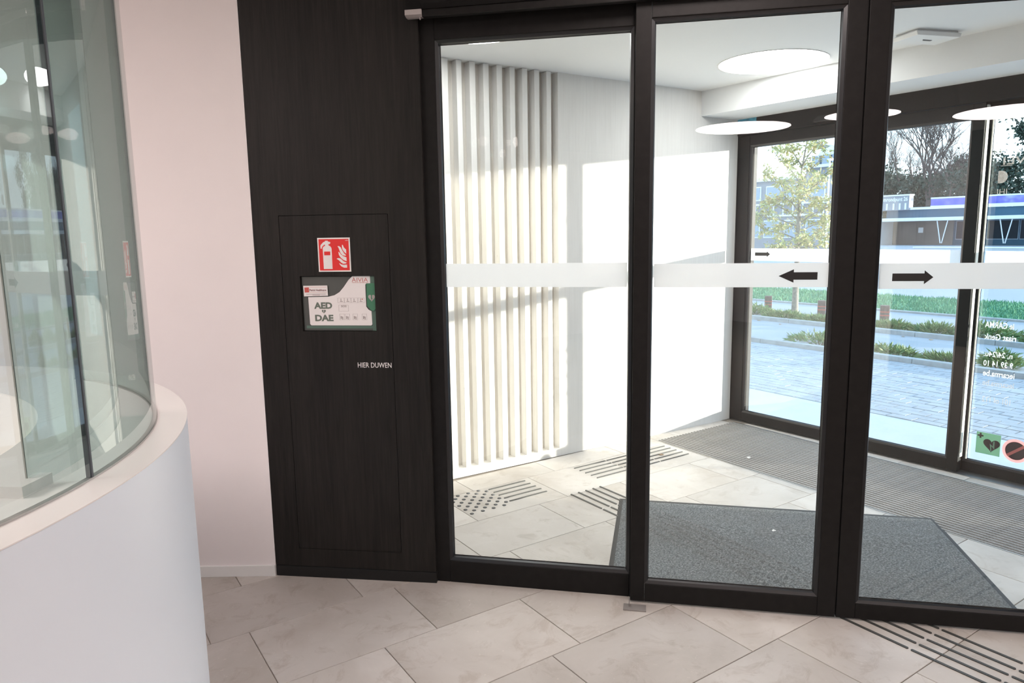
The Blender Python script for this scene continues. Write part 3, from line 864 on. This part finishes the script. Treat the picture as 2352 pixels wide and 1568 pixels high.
disc_lamp(1.885, 3.135, 2.5, 0.63, 'lamp_vest', 'round entrance lamp cut off by the frame above the slats', 'round entrance ceiling lamps')
ZL = 2.66
lob_l = [(-1.58, -2.97, 1.05, 'round lobby lamp mirrored left of the outer door frame'),
         (-0.36, -3.32, 0.72, 'round lobby lamp mirrored in the middle glass beside the stile'),
         (0.55, -4.55, 1.10, 'round lobby lamp mirrored in the right glass over the mullion'),
         (-1.85, 2.00, 1.10, 'unseen round lamp added to light the reception desk'),  # added to brighten the ledge and worktop; no such lamp is seen
         (1.65, 1.35, 0.60, 'small unseen lamp added to light desk front and floor'),  # added out of view to lift the desk front, ledge and near floor
         (2.45, -2.55, 1.00, 'unseen round lamp added to light the lobby from the right')]  # extra fill lamp, added where the panes do not mirror it
for x, y, d, lb in lob_l:
    disc_lamp(x, y, ZL, d, 'lamp_lobby', lb, 'round lobby ceiling lamps')

EB = root('emergency_light', (4.000, 2.025, 2.5), R(-20.0), label='flat white emergency light box on the entrance ceiling', cat='emergency light')
part('mount', MB().box(-0.125, 0.125, -0.070, 0.070, -0.010, -0.0005), 'ceiling_white', EB)
part('cover', MB().prism([(-0.14, -0.010), (0.14, -0.010), (0.132, -0.032), (-0.132, -0.032)], -0.082, 0.082, 'y'), 'white_plastic', EB, bevel=0.003)
part('indicator', MB().prism([(-0.03, -0.008), (0.03, -0.004), (0.028, 0.008), (-0.02, 0.006)], -0.0345, -0.0322, 'z'), 'black_plastic', EB, label='small black indicator')

# ------------------------------------------------------------------ mats, scraps
GR = root('entrance_grille', (GX0, GY0, 0), label='ribbed brown grey entrance mat let into the floor along the outer door', cat='entrance mat')
gw, gl = GX1 - GX0, 3.570 - GY0
part('tray', MB().box(0, gw, 0, gl, -0.0035, -0.0008), 'rib_gap', GR)
part('edge_frame', MB().box(-0.003, 0.003, 0, gl, -0.003, 0.002).box(gw - 0.003, gw + 0.003, 0, gl, -0.003, 0.002).box(0.003, gw - 0.003, gl - 0.003, gl + 0.003, -0.003, 0.002), 'steel', GR)
npit = 27
rp = (gw - 0.012) / npit
rib_me = MB().prism([(0, -0.0006), (rp * 0.64, -0.0006), (rp * 0.60, 0.0045), (rp * 0.04, 0.0045)], 0.004, gl - 0.005, 'y').mesh('rib', 'rib')
for i in range(npit):
    link('rib', rib_me, GR, loc=(0.006 + i * rp, 0, 0))

# loose mat lying over the guidance strips (their ridges show through)
MT = root('floor_mat', (0, 0, 0), label='loose grey carpet mat with rubber edge lying behind the sliding leaves', cat='floor mat')
far_l, far_r, near_l, near_r = Vector((2.656, 2.882)), Vector((3.778, 1.713)), Vector((1.955, 2.200)), Vector((3.060, 1.022))
nu, nv = 150, 90
vs, fs, fm = [], [], []
for j in range(nv + 1):
    for i in range(nu + 1):
        u, w = i / nu, j / nv
        p = near_l.lerp(near_r, u).lerp(far_l.lerp(far_r, u), w)
        z = 0.0085
        amp = 0.0105 * max(0.0, min(1.0, (p.y - 1.15) / 0.5)) * max(0.0, min(1.0, (2.72 - p.y) / 0.2))
        for q in range(5):
            z += amp * math.exp(-((p.x - (2.4755 + 0.0548 * q)) / 0.014) ** 2)
        z += 0.0015 * math.sin(9 * p.x + 4 * p.y) * math.sin(6 * p.y)
        z += 0.004 * math.exp(-((p.x + p.y - 5.0) / 0.12) ** 2)
        e = min(u * 1.62, (1 - u) * 1.62, w * 0.9, (1 - w) * 0.9)
        if e < 0.03:
            z = 0.005 if e > 0.001 else 0.0012
        vs.append((p.x, p.y, z))
border = MB()
pile = MB()
for j in range(nv):
    for i in range(nu):
        f_ = (j * (nu + 1) + i, j * (nu + 1) + i + 1, (j + 1) * (nu + 1) + i + 1, (j + 1) * (nu + 1) + i)
        e = min((i + .5) / nu * 1.62, (1 - (i + .5) / nu) * 1.62, (j + .5) / nv * 0.9, (1 - (j + .5) / nv) * 0.9)
        (border if e < 0.026 else pile).f.append(f_)
for nm, b_, mt in (('rubber_border', border, 'rubber'), ('pile_surface', pile, 'pile')):
    used = sorted({i for f_ in b_.f for i in f_})
    idx = {a: q for q, a in enumerate(used)}
    b_.v = [vs[a] for a in used]
    b_.f = [tuple(idx[a] for a in f_) for f_ in b_.f]
    b_.fm = [0] * len(b_.f)
    part(nm, b_, mt, MT, smooth=True)

def scrap(x, y, z, s, label, mat='paper', name='paper_scrap', cat='paper scrap'):
    rnd = random.Random(int(x * 1000))
    pts = [(s * (0.6 + 0.5 * rnd.random()) * math.cos(t), s * (0.5 + 0.6 * rnd.random()) * math.sin(t)) for t in [2 * math.pi * i / 8 for i in range(8)]]
    vs = [(a, b, 0.001 + 0.4 * s * rnd.random()) for a, b in pts] + [(0, 0, 0.0035 + 0.25 * s)]
    mb = MB().add(vs, [(i, (i + 1) % 8, 8) for i in range(8)])
    mb.add([(a, b, c - 0.0008) for a, b, c in vs], [((i + 1) % 8, i, 8) for i in range(8)])
    link(name, mb.mesh(name, mat), label=label, cat=cat, loc=(x, y, z))
scrap(2.958, 2.083, 0.0095, 0.012, 'crumpled white paper scrap on the loose grey mat')
scrap(3.836, 2.912, 0.0050, 0.016, 'crumpled white paper scrap on the ribbed entrance mat')
scrap(3.431, 3.313, 0.0010, 0.018, 'dry brown leaf lying on the tactile strips by the entrance mat', 'leaf_brown', 'dry_leaf', 'leaf')

# ------------------------------------------------------------------ outdoors: ground
link('ground', MB().box(4.74, 120, -60, 120, -0.40, -0.03).mesh('ground', 'asphalt'), kind='structure')
link('apron', MB().box(4.70, 5.632, -6, 14, -0.2, -0.004).mesh('apron', 'apron'), kind='structure')
pv = root('pavement', kind='structure')
part('joint_bed', MB().box(5.634, 8.05, -3, 12, -0.2, -0.010), 'paver_gap', pv)
pm = MB()
bw, bl, gpv = 0.105, 0.21, 0.004
ix = 0
x = 5.64
while x < 8.04:
    y = -2.9 + (0.105 if ix % 2 else 0.0)
    while y < 11.8:
        dz = random.uniform(-0.002, 0.0015)
        x1, y1 = min(x + bw - gpv, 8.048), y + bl - gpv
        b = 0.003
        pm.add([(x, y, dz - 0.012), (x1, y, dz - 0.012), (x1, y1, dz - 0.012), (x, y1, dz - 0.012), (x + b, y + b, dz), (x1 - b, y + b, dz), (x1 - b, y1 - b, dz), (x + b, y1 - b, dz)],
               [(4, 5, 6, 7), (0, 1, 5, 4), (1, 2, 6, 5), (2, 3, 7, 6), (3, 0, 4, 7)])
        y += bl
    x += bw
    ix += 1
part('pavers', pm, 'paver', pv, kind='stuff')
for nm, x0, h, nlab in (('kerb', 8.052, 0.056, 0), ('kerb', 10.10, 0.064, 0)):
    kb = root(nm, kind='structure')
    y = -4.0
    while y < 16:
        part('kerbstone', MB().box(x0, x0 + 0.10, y + 0.002, y + 0.998, -0.2, h), 'kerb', kb, bevel=0.006)
        y += 1.0
link('road', MB().box(8.155, 10.10, -20, 30, -0.1, 0.0).mesh('road', 'asphalt'), kind='structure')
link('road', MB().box(10.205, 12.86, -20, 40, -0.1, 0.0).mesh('road', 'asphalt'), kind='structure')
link('verge_edge', MB().box(12.86, 12.98, -20, 40, -0.1, 0.03).mesh('verge_edge', 'kerb'), kind='structure')
link('far_road', MB().box(15.85, 120, -60, 120, -0.1, 0.0).mesh('far_road', 'asphalt'), kind='structure')
lw = MB().box(12.98, 15.85, -10, 30, -0.1, 0.02)
rg = random.Random(3)
for i in range(14000):
    x, y = rg.uniform(12.99, 15.84), rg.uniform(3.5, 14)
    h, a = rg.uniform(0.03, 0.075), rg.uniform(0, 6.28)
    dx, dy = 0.012 * math.cos(a), 0.012 * math.sin(a)
    lw.add([(x - dx, y - dy, 0.018), (x + dx, y + dy, 0.018), (x + rg.uniform(-.03, .03), y + rg.uniform(-.03, .03), 0.02 + h)], [(0, 1, 2)])
link('lawn', lw.mesh('lawn', 'lawn'), kind='stuff', label='green lawn strip beyond the road', cat='grass')

# ------------------------------------------------------------------ plants
def tube(mb, pts, rads, n=7):
    """smooth tapering tube through the points"""
    base = len(mb.v)
    P = [Vector(p) for p in pts]
    for i, p in enumerate(P):
        d = (P[min(i + 1, len(P) - 1)] - P[max(i - 1, 0)]).normalized()
        a = d.cross(Vector((0.31, 0.77, 0.13))).normalized()
        b = d.cross(a)
        for q in range(n):
            t = 2 * math.pi * q / n
            mb.v.append(tuple(p + (a * math.cos(t) + b * math.sin(t)) * rads[i]))
    for i in range(len(P) - 1):
        for q in range(n):
            w = (q + 1) % n
            mb.f.append((base + i * n + q, base + i * n + w, base + (i + 1) * n + w, base + (i + 1) * n + q))
            mb.fm.append(0)
    mb.f.append(tuple(base + (len(P) - 1) * n + q for q in range(n)))
    mb.fm.append(0)

def leaf(mb, p, d, L, W, rg):
    """one folded leaf blade: two triangles pairs along direction d"""
    d = d.normalized()
    s = d.cross(Vector((rg.uniform(-1, 1), rg.uniform(-1, 1), rg.uniform(-1, 1)))).normalized()
    u = d.cross(s) * 0.25
    a, b, c = p, p + d * L, p + d * (L * 0.45)
    mb.add([a, c + s * W - u * W, b, c - s * W - u * W, c], [(0, 1, 4), (1, 2, 4), (2, 3, 4), (3, 0, 4)])

# young street tree
rg = random.Random(21)
TR = root('street_tree', (11.236, 7.668, 0), label='young street tree with thin yellow green autumn leaves behind the second kerb', cat='tree')
E1 = Vector((0.5637, -0.826, 0))        # sideways as seen from the door
E2 = Vector((0.826, 0.5637, 0))
tk = MB()
tube(tk, [(0, 0, -0.02), (0.0, 0, 0.45), E1 * 0.004 + Vector((0, 0, 0.95)), E1 * -0.015 + Vector((0, 0, 1.28)), E1 * 0.003 + Vector((0, 0, 1.62)), E1 * -0.003 + Vector((0, 0, 2.0)), Vector((0, 0, 2.4)), E1 * 0.05 + Vector((0, 0, 2.8)), E1 * 0.12 + Vector((0, 0, 3.3))],
     [0.062, 0.052, 0.045, 0.042, 0.036, 0.026, 0.018, 0.011, 0.004], 10)
part('trunk', tk, 'bark', TR, smooth=True)
branches = []
spec = [(1.27, 0.75, 1.63, 0.0), (1.32, -0.62, 1.55, .3), (1.60, 0.60, 1.98, -.1), (1.66, -0.52, 2.05, .2), (1.75, 0.45, 2.1, .5), (1.80, -0.35, 2.2, -.4), (1.55, -0.75, 1.80, -.3), (1.45, 0.7, 1.75, .5),
        (2.0, 0.55, 2.55, -.2), (2.05, -0.6, 2.5, .1), (2.3, 0.4, 2.85, .3), (2.3, -0.5, 2.9, -.3), (2.55, 0.3, 3.05, -.2), (1.22, 0.3, 1.4, -.6), (1.18, -0.5, 1.2, -.5), (1.15, 0.6, 1.25, .4),
        (2.6, -0.35, 3.1, .2), (1.9, 0.15, 2.4, .75), (1.9, -0.1, 2.4, -.75), (1.4, -0.1, 1.7, .8)]
tips = []
for z0, sx_, z1, dp in spec:
    a = Vector((0, 0, z0))
    e = E1 * sx_ + E2 * dp + Vector((0, 0, z1))
    pts = [a, a.lerp(e, 0.35) + Vector((0, 0, 0.02)), a.lerp(e, 0.7) + Vector((0, 0, -0.02)), e]
    bb = MB()
    tube(bb, pts, [0.014, 0.010, 0.006, 0.002], 6)
    for _ in range(7):
        t = rg.uniform(0.3, 1.0)
        b0 = a.lerp(e, t)
        b1 = b0 + Vector((rg.uniform(-1, 1), rg.uniform(-1, 1), rg.uniform(-0.3, 0.9))).normalized() * rg.uniform(0.15, 0.38)
        tube(bb, [b0, b0.lerp(b1, 0.5) + Vector((0, 0, 0.015)), b1], [0.004, 0.003, 0.0012], 5)
        tips += [(b0, b1)] * 2
    tips.append((a.lerp(e, 0.4), e))
    part('branch', bb, 'bark', TR, smooth=True)
fo = MB()
for b0, b1 in tips:
    for _ in range(15):
        p = b0.lerp(b1, rg.uniform(0.15, 1.08)) + Vector((rg.gauss(0, .03), rg.gauss(0, .03), rg.gauss(0, .03)))
        d = Vector((rg.uniform(-1, 1), rg.uniform(-1, 1), rg.uniform(-1.0, 0.35)))
        leaf(fo, p, d, rg.uniform(0.05, 0.11), rg.uniform(0.010, 0.020), rg)
part('foliage', fo, 'leaf_autumn', TR, kind='stuff')

# low junipers along the kerbs
def shrub(x, y, z, lx, ly, h, seed, label, n=420):
    rg = random.Random(seed)
    t = root('juniper_shrub', (x, y, z), label=label, cat='shrub', group='low junipers along the kerbs')
    st, fo = MB(), MB()
    for i in range(14):
        e = Vector((rg.uniform(-.8, .8) * lx, rg.uniform(-.8, .8) * ly, rg.uniform(0.4, 1.0) * h))
        s0 = Vector((e.x * 0.2, e.y * 0.2, -0.01))
        tube(st, [s0, s0.lerp(e, 0.5) + Vector((0, 0, h * 0.1)), e], [0.008, 0.005, 0.002], 5)
    for i in range(n):
        a, r = rg.uniform(0, 6.283), math.sqrt(rg.random())
        hh = h * (1 - 0.75 * r * r) * rg.uniform(0.25, 1.05)
        p = Vector((lx * r * math.cos(a), ly * r * math.sin(a), hh))
        d = Vector((math.cos(a) * r + rg.uniform(-.6, .6), math.sin(a) * r + rg.uniform(-.6, .6), rg.uniform(-0.1, 1.0)))
        for q in range(3):
            dd = d + Vector((rg.uniform(-.6, .6), rg.uniform(-.6, .6), rg.uniform(-.3, .4)))
            leaf(fo, p + dd * 0.015 * q, dd, rg.uniform(0.05, 0.10), rg.uniform(0.006, 0.012), rg)
    part('stems', st, 'bark', t)
    part('foliage', fo, 'leaf_hedge', t, kind='stuff')
back = [(10.75, 8.95, 0.30, 0.62, 0.26, 'juniper at the far left end of the back kerb'), (10.72, 8.15, 0.32, 0.50, 0.25, 'juniper in front of the left bollard'), (10.62, 7.45, 0.26, 0.48, 0.15, 'sparse juniper at the foot of the young tree'),
        (10.50, 6.72, 0.24, 0.42, 0.13, 'thin juniper between the tree and the middle bollard'), (10.62, 6.28, 0.30, 0.36, 0.20, 'juniper just right of the middle bollard'), (10.52, 5.55, 0.26, 0.40, 0.17, 'juniper below the right bollard'),
        (10.52, 4.92, 0.28, 0.34, 0.22, 'pale juniper second from the mullion on the back kerb'), (10.60, 4.30, 0.36, 0.48, 0.33, 'thick dark juniper left of the mullion'), (10.66, 3.55, 0.36, 0.42, 0.32, 'thick juniper behind the window lettering')]
for i, (x, y, lx, ly, h, lb) in enumerate(back):
    shrub(x, y, 0.0, lx * 0.8, ly * 0.8, h * 0.62, 50 + i, lb)
front = [(8.50, 5.40, 0.22, 0.50, 0.17, 'juniper at the front kerb left of the black stile'), (8.42, 4.45, 0.18, 0.36, 0.10, 'low juniper at the front kerb right of the black stile'), (8.40, 3.80, 0.14, 0.24, 0.08, 'tiny juniper sprig on the front kerb left of the mullion'),
         (8.50, 3.30, 0.22, 0.17, 0.22, 'juniper at the front kerb right of the mullion')]
for i, (x, y, lx, ly, h, lb) in enumerate(front):
    shrub(x, y, 0.0, lx * 0.85, ly * 0.85, h * 0.75, 80 + i, lb, 260)

def bollard(x, y, lb):
    t = root('bollard', (x, y, 0), R(35), label=lb, cat='bollard', group='timber bollards by the road')
    w = 0.062
    part('post', MB().box(-w, w, -w, w, -0.05, 0.31), 'bollard', t, bevel=0.012)
    for z in (0.150, 0.205):
        part('red_band', MB().box(-w - 0.002, w + 0.002, -w - 0.002, w + 0.002, z, z + 0.013), 'bollard_red', t)
        part('reflector', MB().box(w + 0.0025, w + 0.008, -0.03, 0.03, z - 0.002, z + 0.016), 'reflector', t)
bollard(11.12, 8.14, 'short brown timber bollard left of the young tree')
bollard(11.03, 7.02, 'short brown timber bollard right of the young tree')
bollard(10.99, 5.92, 'short brown timber bollard seen through the right sliding leaf')
for x, y, lb in ((9.98, 5.10, 'dry fallen leaf at the back kerb below the right bollard'), (9.96, 4.72, 'dry fallen leaf on the road left of the mullion, below the dark juniper'),
                 (10.02, 7.50, 'dry fallen leaf on the road left of the young tree trunk'), (9.86, 6.98, 'dry fallen leaf on the road below the middle bollard'), (10.0, 3.5, 'dry fallen leaf on the road behind the window lettering')):
    scrap(x, y, 0.0, 0.035, lb, 'leaf_brown', 'dry_leaf', 'leaf')

# ------------------------------------------------------------------ buildings across the road
XB = 65.0
B1 = root('pavilion', (XB, 0, 0), label='low dark blue pavilion with a white canopy, purple banner and V struts', cat='building')
def fz_(el, y, x=XB):
    return 1.5 + el * math.hypot(x, y)
yl_, yr_ = 35.0, 8.0
part('wall', MB().box(0.0, 5, yr_, 35.4, 0, 3.05), 'bld_blue', B1)
part('canopy', MB().box(-2.6, 0.0, yr_, 35.6, 2.05, 2.33), 'bld_white', B1, bevel=0.02, label='white canopy edge')
part('fascia_trim', MB().box(-0.15, 0.0, yr_, 34.2, 3.06, 3.26), 'bld_white', B1)
part('banner', MB().box(-0.02, 0.6, yr_, 31.6, 3.34, 3.92), 'bld_banner', B1, label='purple and white banner')
part('banner_trim', MB().box(-0.06, 0.62, yr_, 31.6, 3.92, 4.04), 'bld_white', B1)
part('banner_trim', MB().box(-0.06, 0.62, yr_, 31.6, 3.27, 3.34), 'bld_white', B1)
sb = part('sign_block', MB().box(-0.4, 0.3, 33.25, 36.6, 3.05, 4.30), 'bld_grey', B1, label='pale sign block')
part('block_trim', MB().box(-0.45, 0.35, 33.2, 36.65, 4.30, 4.42), 'bld_white', sb)
for y in (33.45, 33.95, 34.5, 35.1, 35.8):
    part('block_post', MB().box(-0.52, -0.42, y, y + 0.12, 3.1, 3.65), 'bld_white', sb)
me = lettering('sign_lettering', 'centrumrondpunt 26', 0, 0, 0, 3.15, 0.46, 'bld_white', sb, 0.02)
me.rotation_euler = (0, 0, R(-90))
me.location = (-0.47, 36.5, 3.74)
part('end_wall', MB().box(-2.4, 0.0, 34.7, 35.5, 0, 2.05), 'bld_render', B1)
part('brown_wall', MB().box(-0.06, 0.0, 29.6, 34.7, 0, 2.05), 'bld_brown', B1)
part('notice', MB().box(-0.10, -0.06, 32.05, 32.45, 1.05, 1.5), 'paper', B1)
part('door_leaf', MB().box(-0.10, -0.06, 32.6, 34.0, 0.05, 1.95), 'bld_brown', B1)
y = 29.4
while y > yr_ + 1.5:
    fr = part('window_frame', MB().box(-0.05, 0.0, y - 2.3, y, 0.45, 2.02), 'bld_glass_blue', B1)
    part('window_pane', MB().box(-0.08, -0.05, y - 2.24, y - 0.06, 0.52, 1.96), 'bld_window', fr)
    y -= 2.36
for yc in (29.4, 24.75, 20.1):
    for s in (-1, 1):
        part('v_strut', MB().cyl((-2.45, yc + 0.05 * s, 0.2), (-2.45, yc + 0.42 * s, 2.06), 0.042, None, 8), 'bld_white', B1)
LWL = root('low_wall', (46.0, 0, 0), label='long low pale wall in front of the pavilion', cat='wall')
part('wall_run', MB().box(0, 0.4, 6, 23.2, -0.05, 0.26), 'bld_render', LWL, bevel=0.02)
part('coping', MB().box(-0.04, 0.44, 6, 23.25, 0.26, 0.32), 'bld_white', LWL)
# town block behind the young tree
XG = 46.0
B2 = root('town_block', (XG, 0, 0), label='large grey flat roofed building behind the young tree', cat='building')
part('lower_wall', MB().box(0, 3, 28.9, 42, 0, 5.05), 'bld_grey', B2)
part('lower_trim', MB().box(-0.25, 0.0, 31.2, 42, 5.05, 5.25), 'bld_white', B2)
part('upper_wall', MB().box(1.5, 3.2, 28.9, 32.0, 0, 5.85), 'bld_roof', B2)
part('upper_trim', MB().box(1.2, 1.5, 28.8, 32.0, 5.85, 6.05), 'bld_white', B2)
part('rail', MB().box(-0.3, -0.2, 29, 42, 3.30, 3.42), 'bld_white', B2)
part('rail', MB().box(-0.3, -0.2, 29, 42, 2.45, 2.57), 'bld_white', B2)
for i in range(16):
    part('baluster', MB().box(-0.28, -0.22, 29.3 + i * 0.8, 29.38 + i * 0.8, 2.57, 3.30), 'bld_white', B2)
for i in range(7):
    y = 29.4 + i * 1.75
    fr = part('window', MB().box(-0.06, 0.0, y, y + 1.3, 3.65, 4.7), 'bld_white', B2)
    part('pane', MB().box(-0.1, -0.06, y + 0.08, y + 1.22, 3.73, 4.62), 'bld_glass_blue', fr)
    fr = part('window', MB().box(-0.06, 0.0, y, y + 1.4, 0.9, 2.2), 'bld_white', B2)
    part('pane', MB().box(-0.1, -0.06, y + 0.08, y + 1.32, 0.98, 2.12), 'bld_glass_blue', fr)
for i in range(4):
    fr = part('roof_window', MB().box(2.0, 3.0, 28.95 + i * 0.8, 29.5 + i * 0.8, 6.05, 6.75), 'bld_glass_blue', B2)
rf = MB().prism([(29.3, 6.75), (31.6, 6.75), (31.3, 7.15), (30.6, 7.35), (29.9, 7.25)], 2.2, 3.2, 'x')
part('roof_vault', rf, 'bld_white', B2)
part('roof_plant', MB().prism([(30.6, 7.35), (31.7, 7.75), (32.0, 7.70), (31.6, 7.25)], 2.2, 3.2, 'x'), 'bld_grey', B2)
part('skylight', MB().prism([(29.0, 6.95), (29.8, 6.85), (29.5, 7.35), (28.8, 7.45)], 2.2, 2.4, 'x'), 'bld_glass_blue', B2)
part('wall_notice', MB().box(-0.14, -0.08, 28.95, 29.6, 0.3, 0.8), 'paper', B2)
LP = root('lamp_post', (30.0, 19.05, 0), label='thin white street lamp post before the grey building', cat='lamp post')
part('pole', MB().cyl((0, 0, 0), (0, 0, 4.5), 0.055, 0.035, 10), 'bld_white', LP)
part('lamp_head', MB().prism([(-0.1, 4.5), (0.45, 4.55), (0.45, 4.62), (-0.1, 4.6)], -0.08, 0.08, 'y'), 'bld_white', LP)

# ------------------------------------------------------------------ trees behind
def bare_tree(x, y, h, seed, label, spread=0.45, trunk_r=0.22, levels=6):
    rg = random.Random(seed)
    t = root('bare_tree', (x, y, 0), label=label, cat='tree', group='leafless trees behind the pavilion')
    tr, br = MB(), MB()
    def grow(p, d, L, r, lev):
        q = p + d * L
        m = p.lerp(q, 0.5) + Vector((rg.uniform(-1, 1), rg.uniform(-1, 1), 0)) * L * 0.05
        tube(tr if lev == 0 else br, [p, m, q], [r, r * 0.85, r * 0.7], 7 if lev < 2 else 4)
        if lev >= levels:
            return
        for _ in range(3 if lev < 3 else 3):
            a = Vector((rg.uniform(-1, 1), rg.uniform(-1, 1), rg.uniform(-0.15, 0.9)))
            nd = (d + a * (spread + 0.12 * lev)).normalized()
            grow(q if rg.random() < 0.6 else p.lerp(q, rg.uniform(0.55, 1)), nd, L * rg.uniform(0.55, 0.8), r * 0.62, lev + 1)
    grow(Vector((0, 0, -0.2)), Vector((0, 0, 1)), h * 0.34, trunk_r, 0)
    part('trunk', tr, 'bark_far', t)
    part('branches', br, 'bark_far', t, kind='stuff')
def leafy(x, y, h, wd, seed, label, z0=0.5, n=3000, mat='leaf_dark', name='dense_tree', s=0.22):
    rg = random.Random(seed)
    t = root(name, (x, y, 0), label=label, cat='tree', group='dense trees behind the pavilion')
    tr, fo = MB(), MB()
    tube(tr, [(0, 0, -0.2), (0.1, 0, h * 0.4), (0, 0, h * 0.8)], [0.25, 0.18, 0.05], 8)
    for _ in range(10):
        z = rg.uniform(0.25, 0.7) * h
        a = rg.uniform(0, 6.28)
        e = Vector((math.cos(a) * wd * 0.7, math.sin(a) * wd * 0.7, z + rg.uniform(0.1, 0.3) * h))
        tube(tr, [(0, 0, z), e * 0.5 + Vector((0, 0, z * 0.5)), e], [0.08, 0.05, 0.02], 5)
    lumps = [(Vector((rg.gauss(0, wd * .42), rg.gauss(0, wd * .42), rg.uniform(z0 / h, 0.92) * h)), rg.uniform(.25, .5) * wd) for _ in range(26)]
    for i in range(n):
        c, r = rg.choice(lumps)
        p = c + Vector((rg.gauss(0, 1), rg.gauss(0, 1), rg.gauss(0, 0.8))) * r * 0.5
        if p.z < 0.1:
            continue
        d = Vector((rg.uniform(-1, 1), rg.uniform(-1, 1), rg.uniform(-1, 1)))
        leaf(fo, p, d, s * rg.uniform(.7, 1.5), s * 0.35, rg)
    part('trunk', tr, 'bark_far', t)
    part('foliage', fo, mat, t, kind='stuff')
bare_tree(84, 41.0, 19, 5, 'tallest leafless tree, left of the mullion above the pavilion', 0.40, 0.36)
bare_tree(86, 44.5, 13, 8, 'thinner leafless tree left of the tallest one', 0.5, 0.18)
bare_tree(81, 37.4, 11, 12, 'leafless tree just left of the mullion', 0.5, 0.24)
bare_tree(88, 49.5, 12, 15, 'leafless tree half hidden by the black stile', 0.5, 0.18)
tl = [(88, 47.5, 9.0, 3.6, 'brown green thicket at the left end of the pavilion roof'), (87, 43.0, 7.6, 3.6, 'brownish thicket under the tallest bare tree'), (85, 38.6, 8.4, 3.4, 'dark green thicket beside the mullion'),
      (82, 34.5, 9.5, 3.4, 'dark thicket behind the mullion'), (78, 28.7, 14.0, 3.5, 'tall dark evergreen right of the mullion'), (80, 24.4, 14.5, 4.2, 'dark evergreen at the right edge behind the emblem'), (90, 53, 8.5, 4.0, 'thicket behind the black stile')]
for i, (x, y, h, wd, lb) in enumerate(tl):
    leafy(x, y, h, wd, 130 + i, lb, n=9000 if h > 10 else 8000, s=0.36)
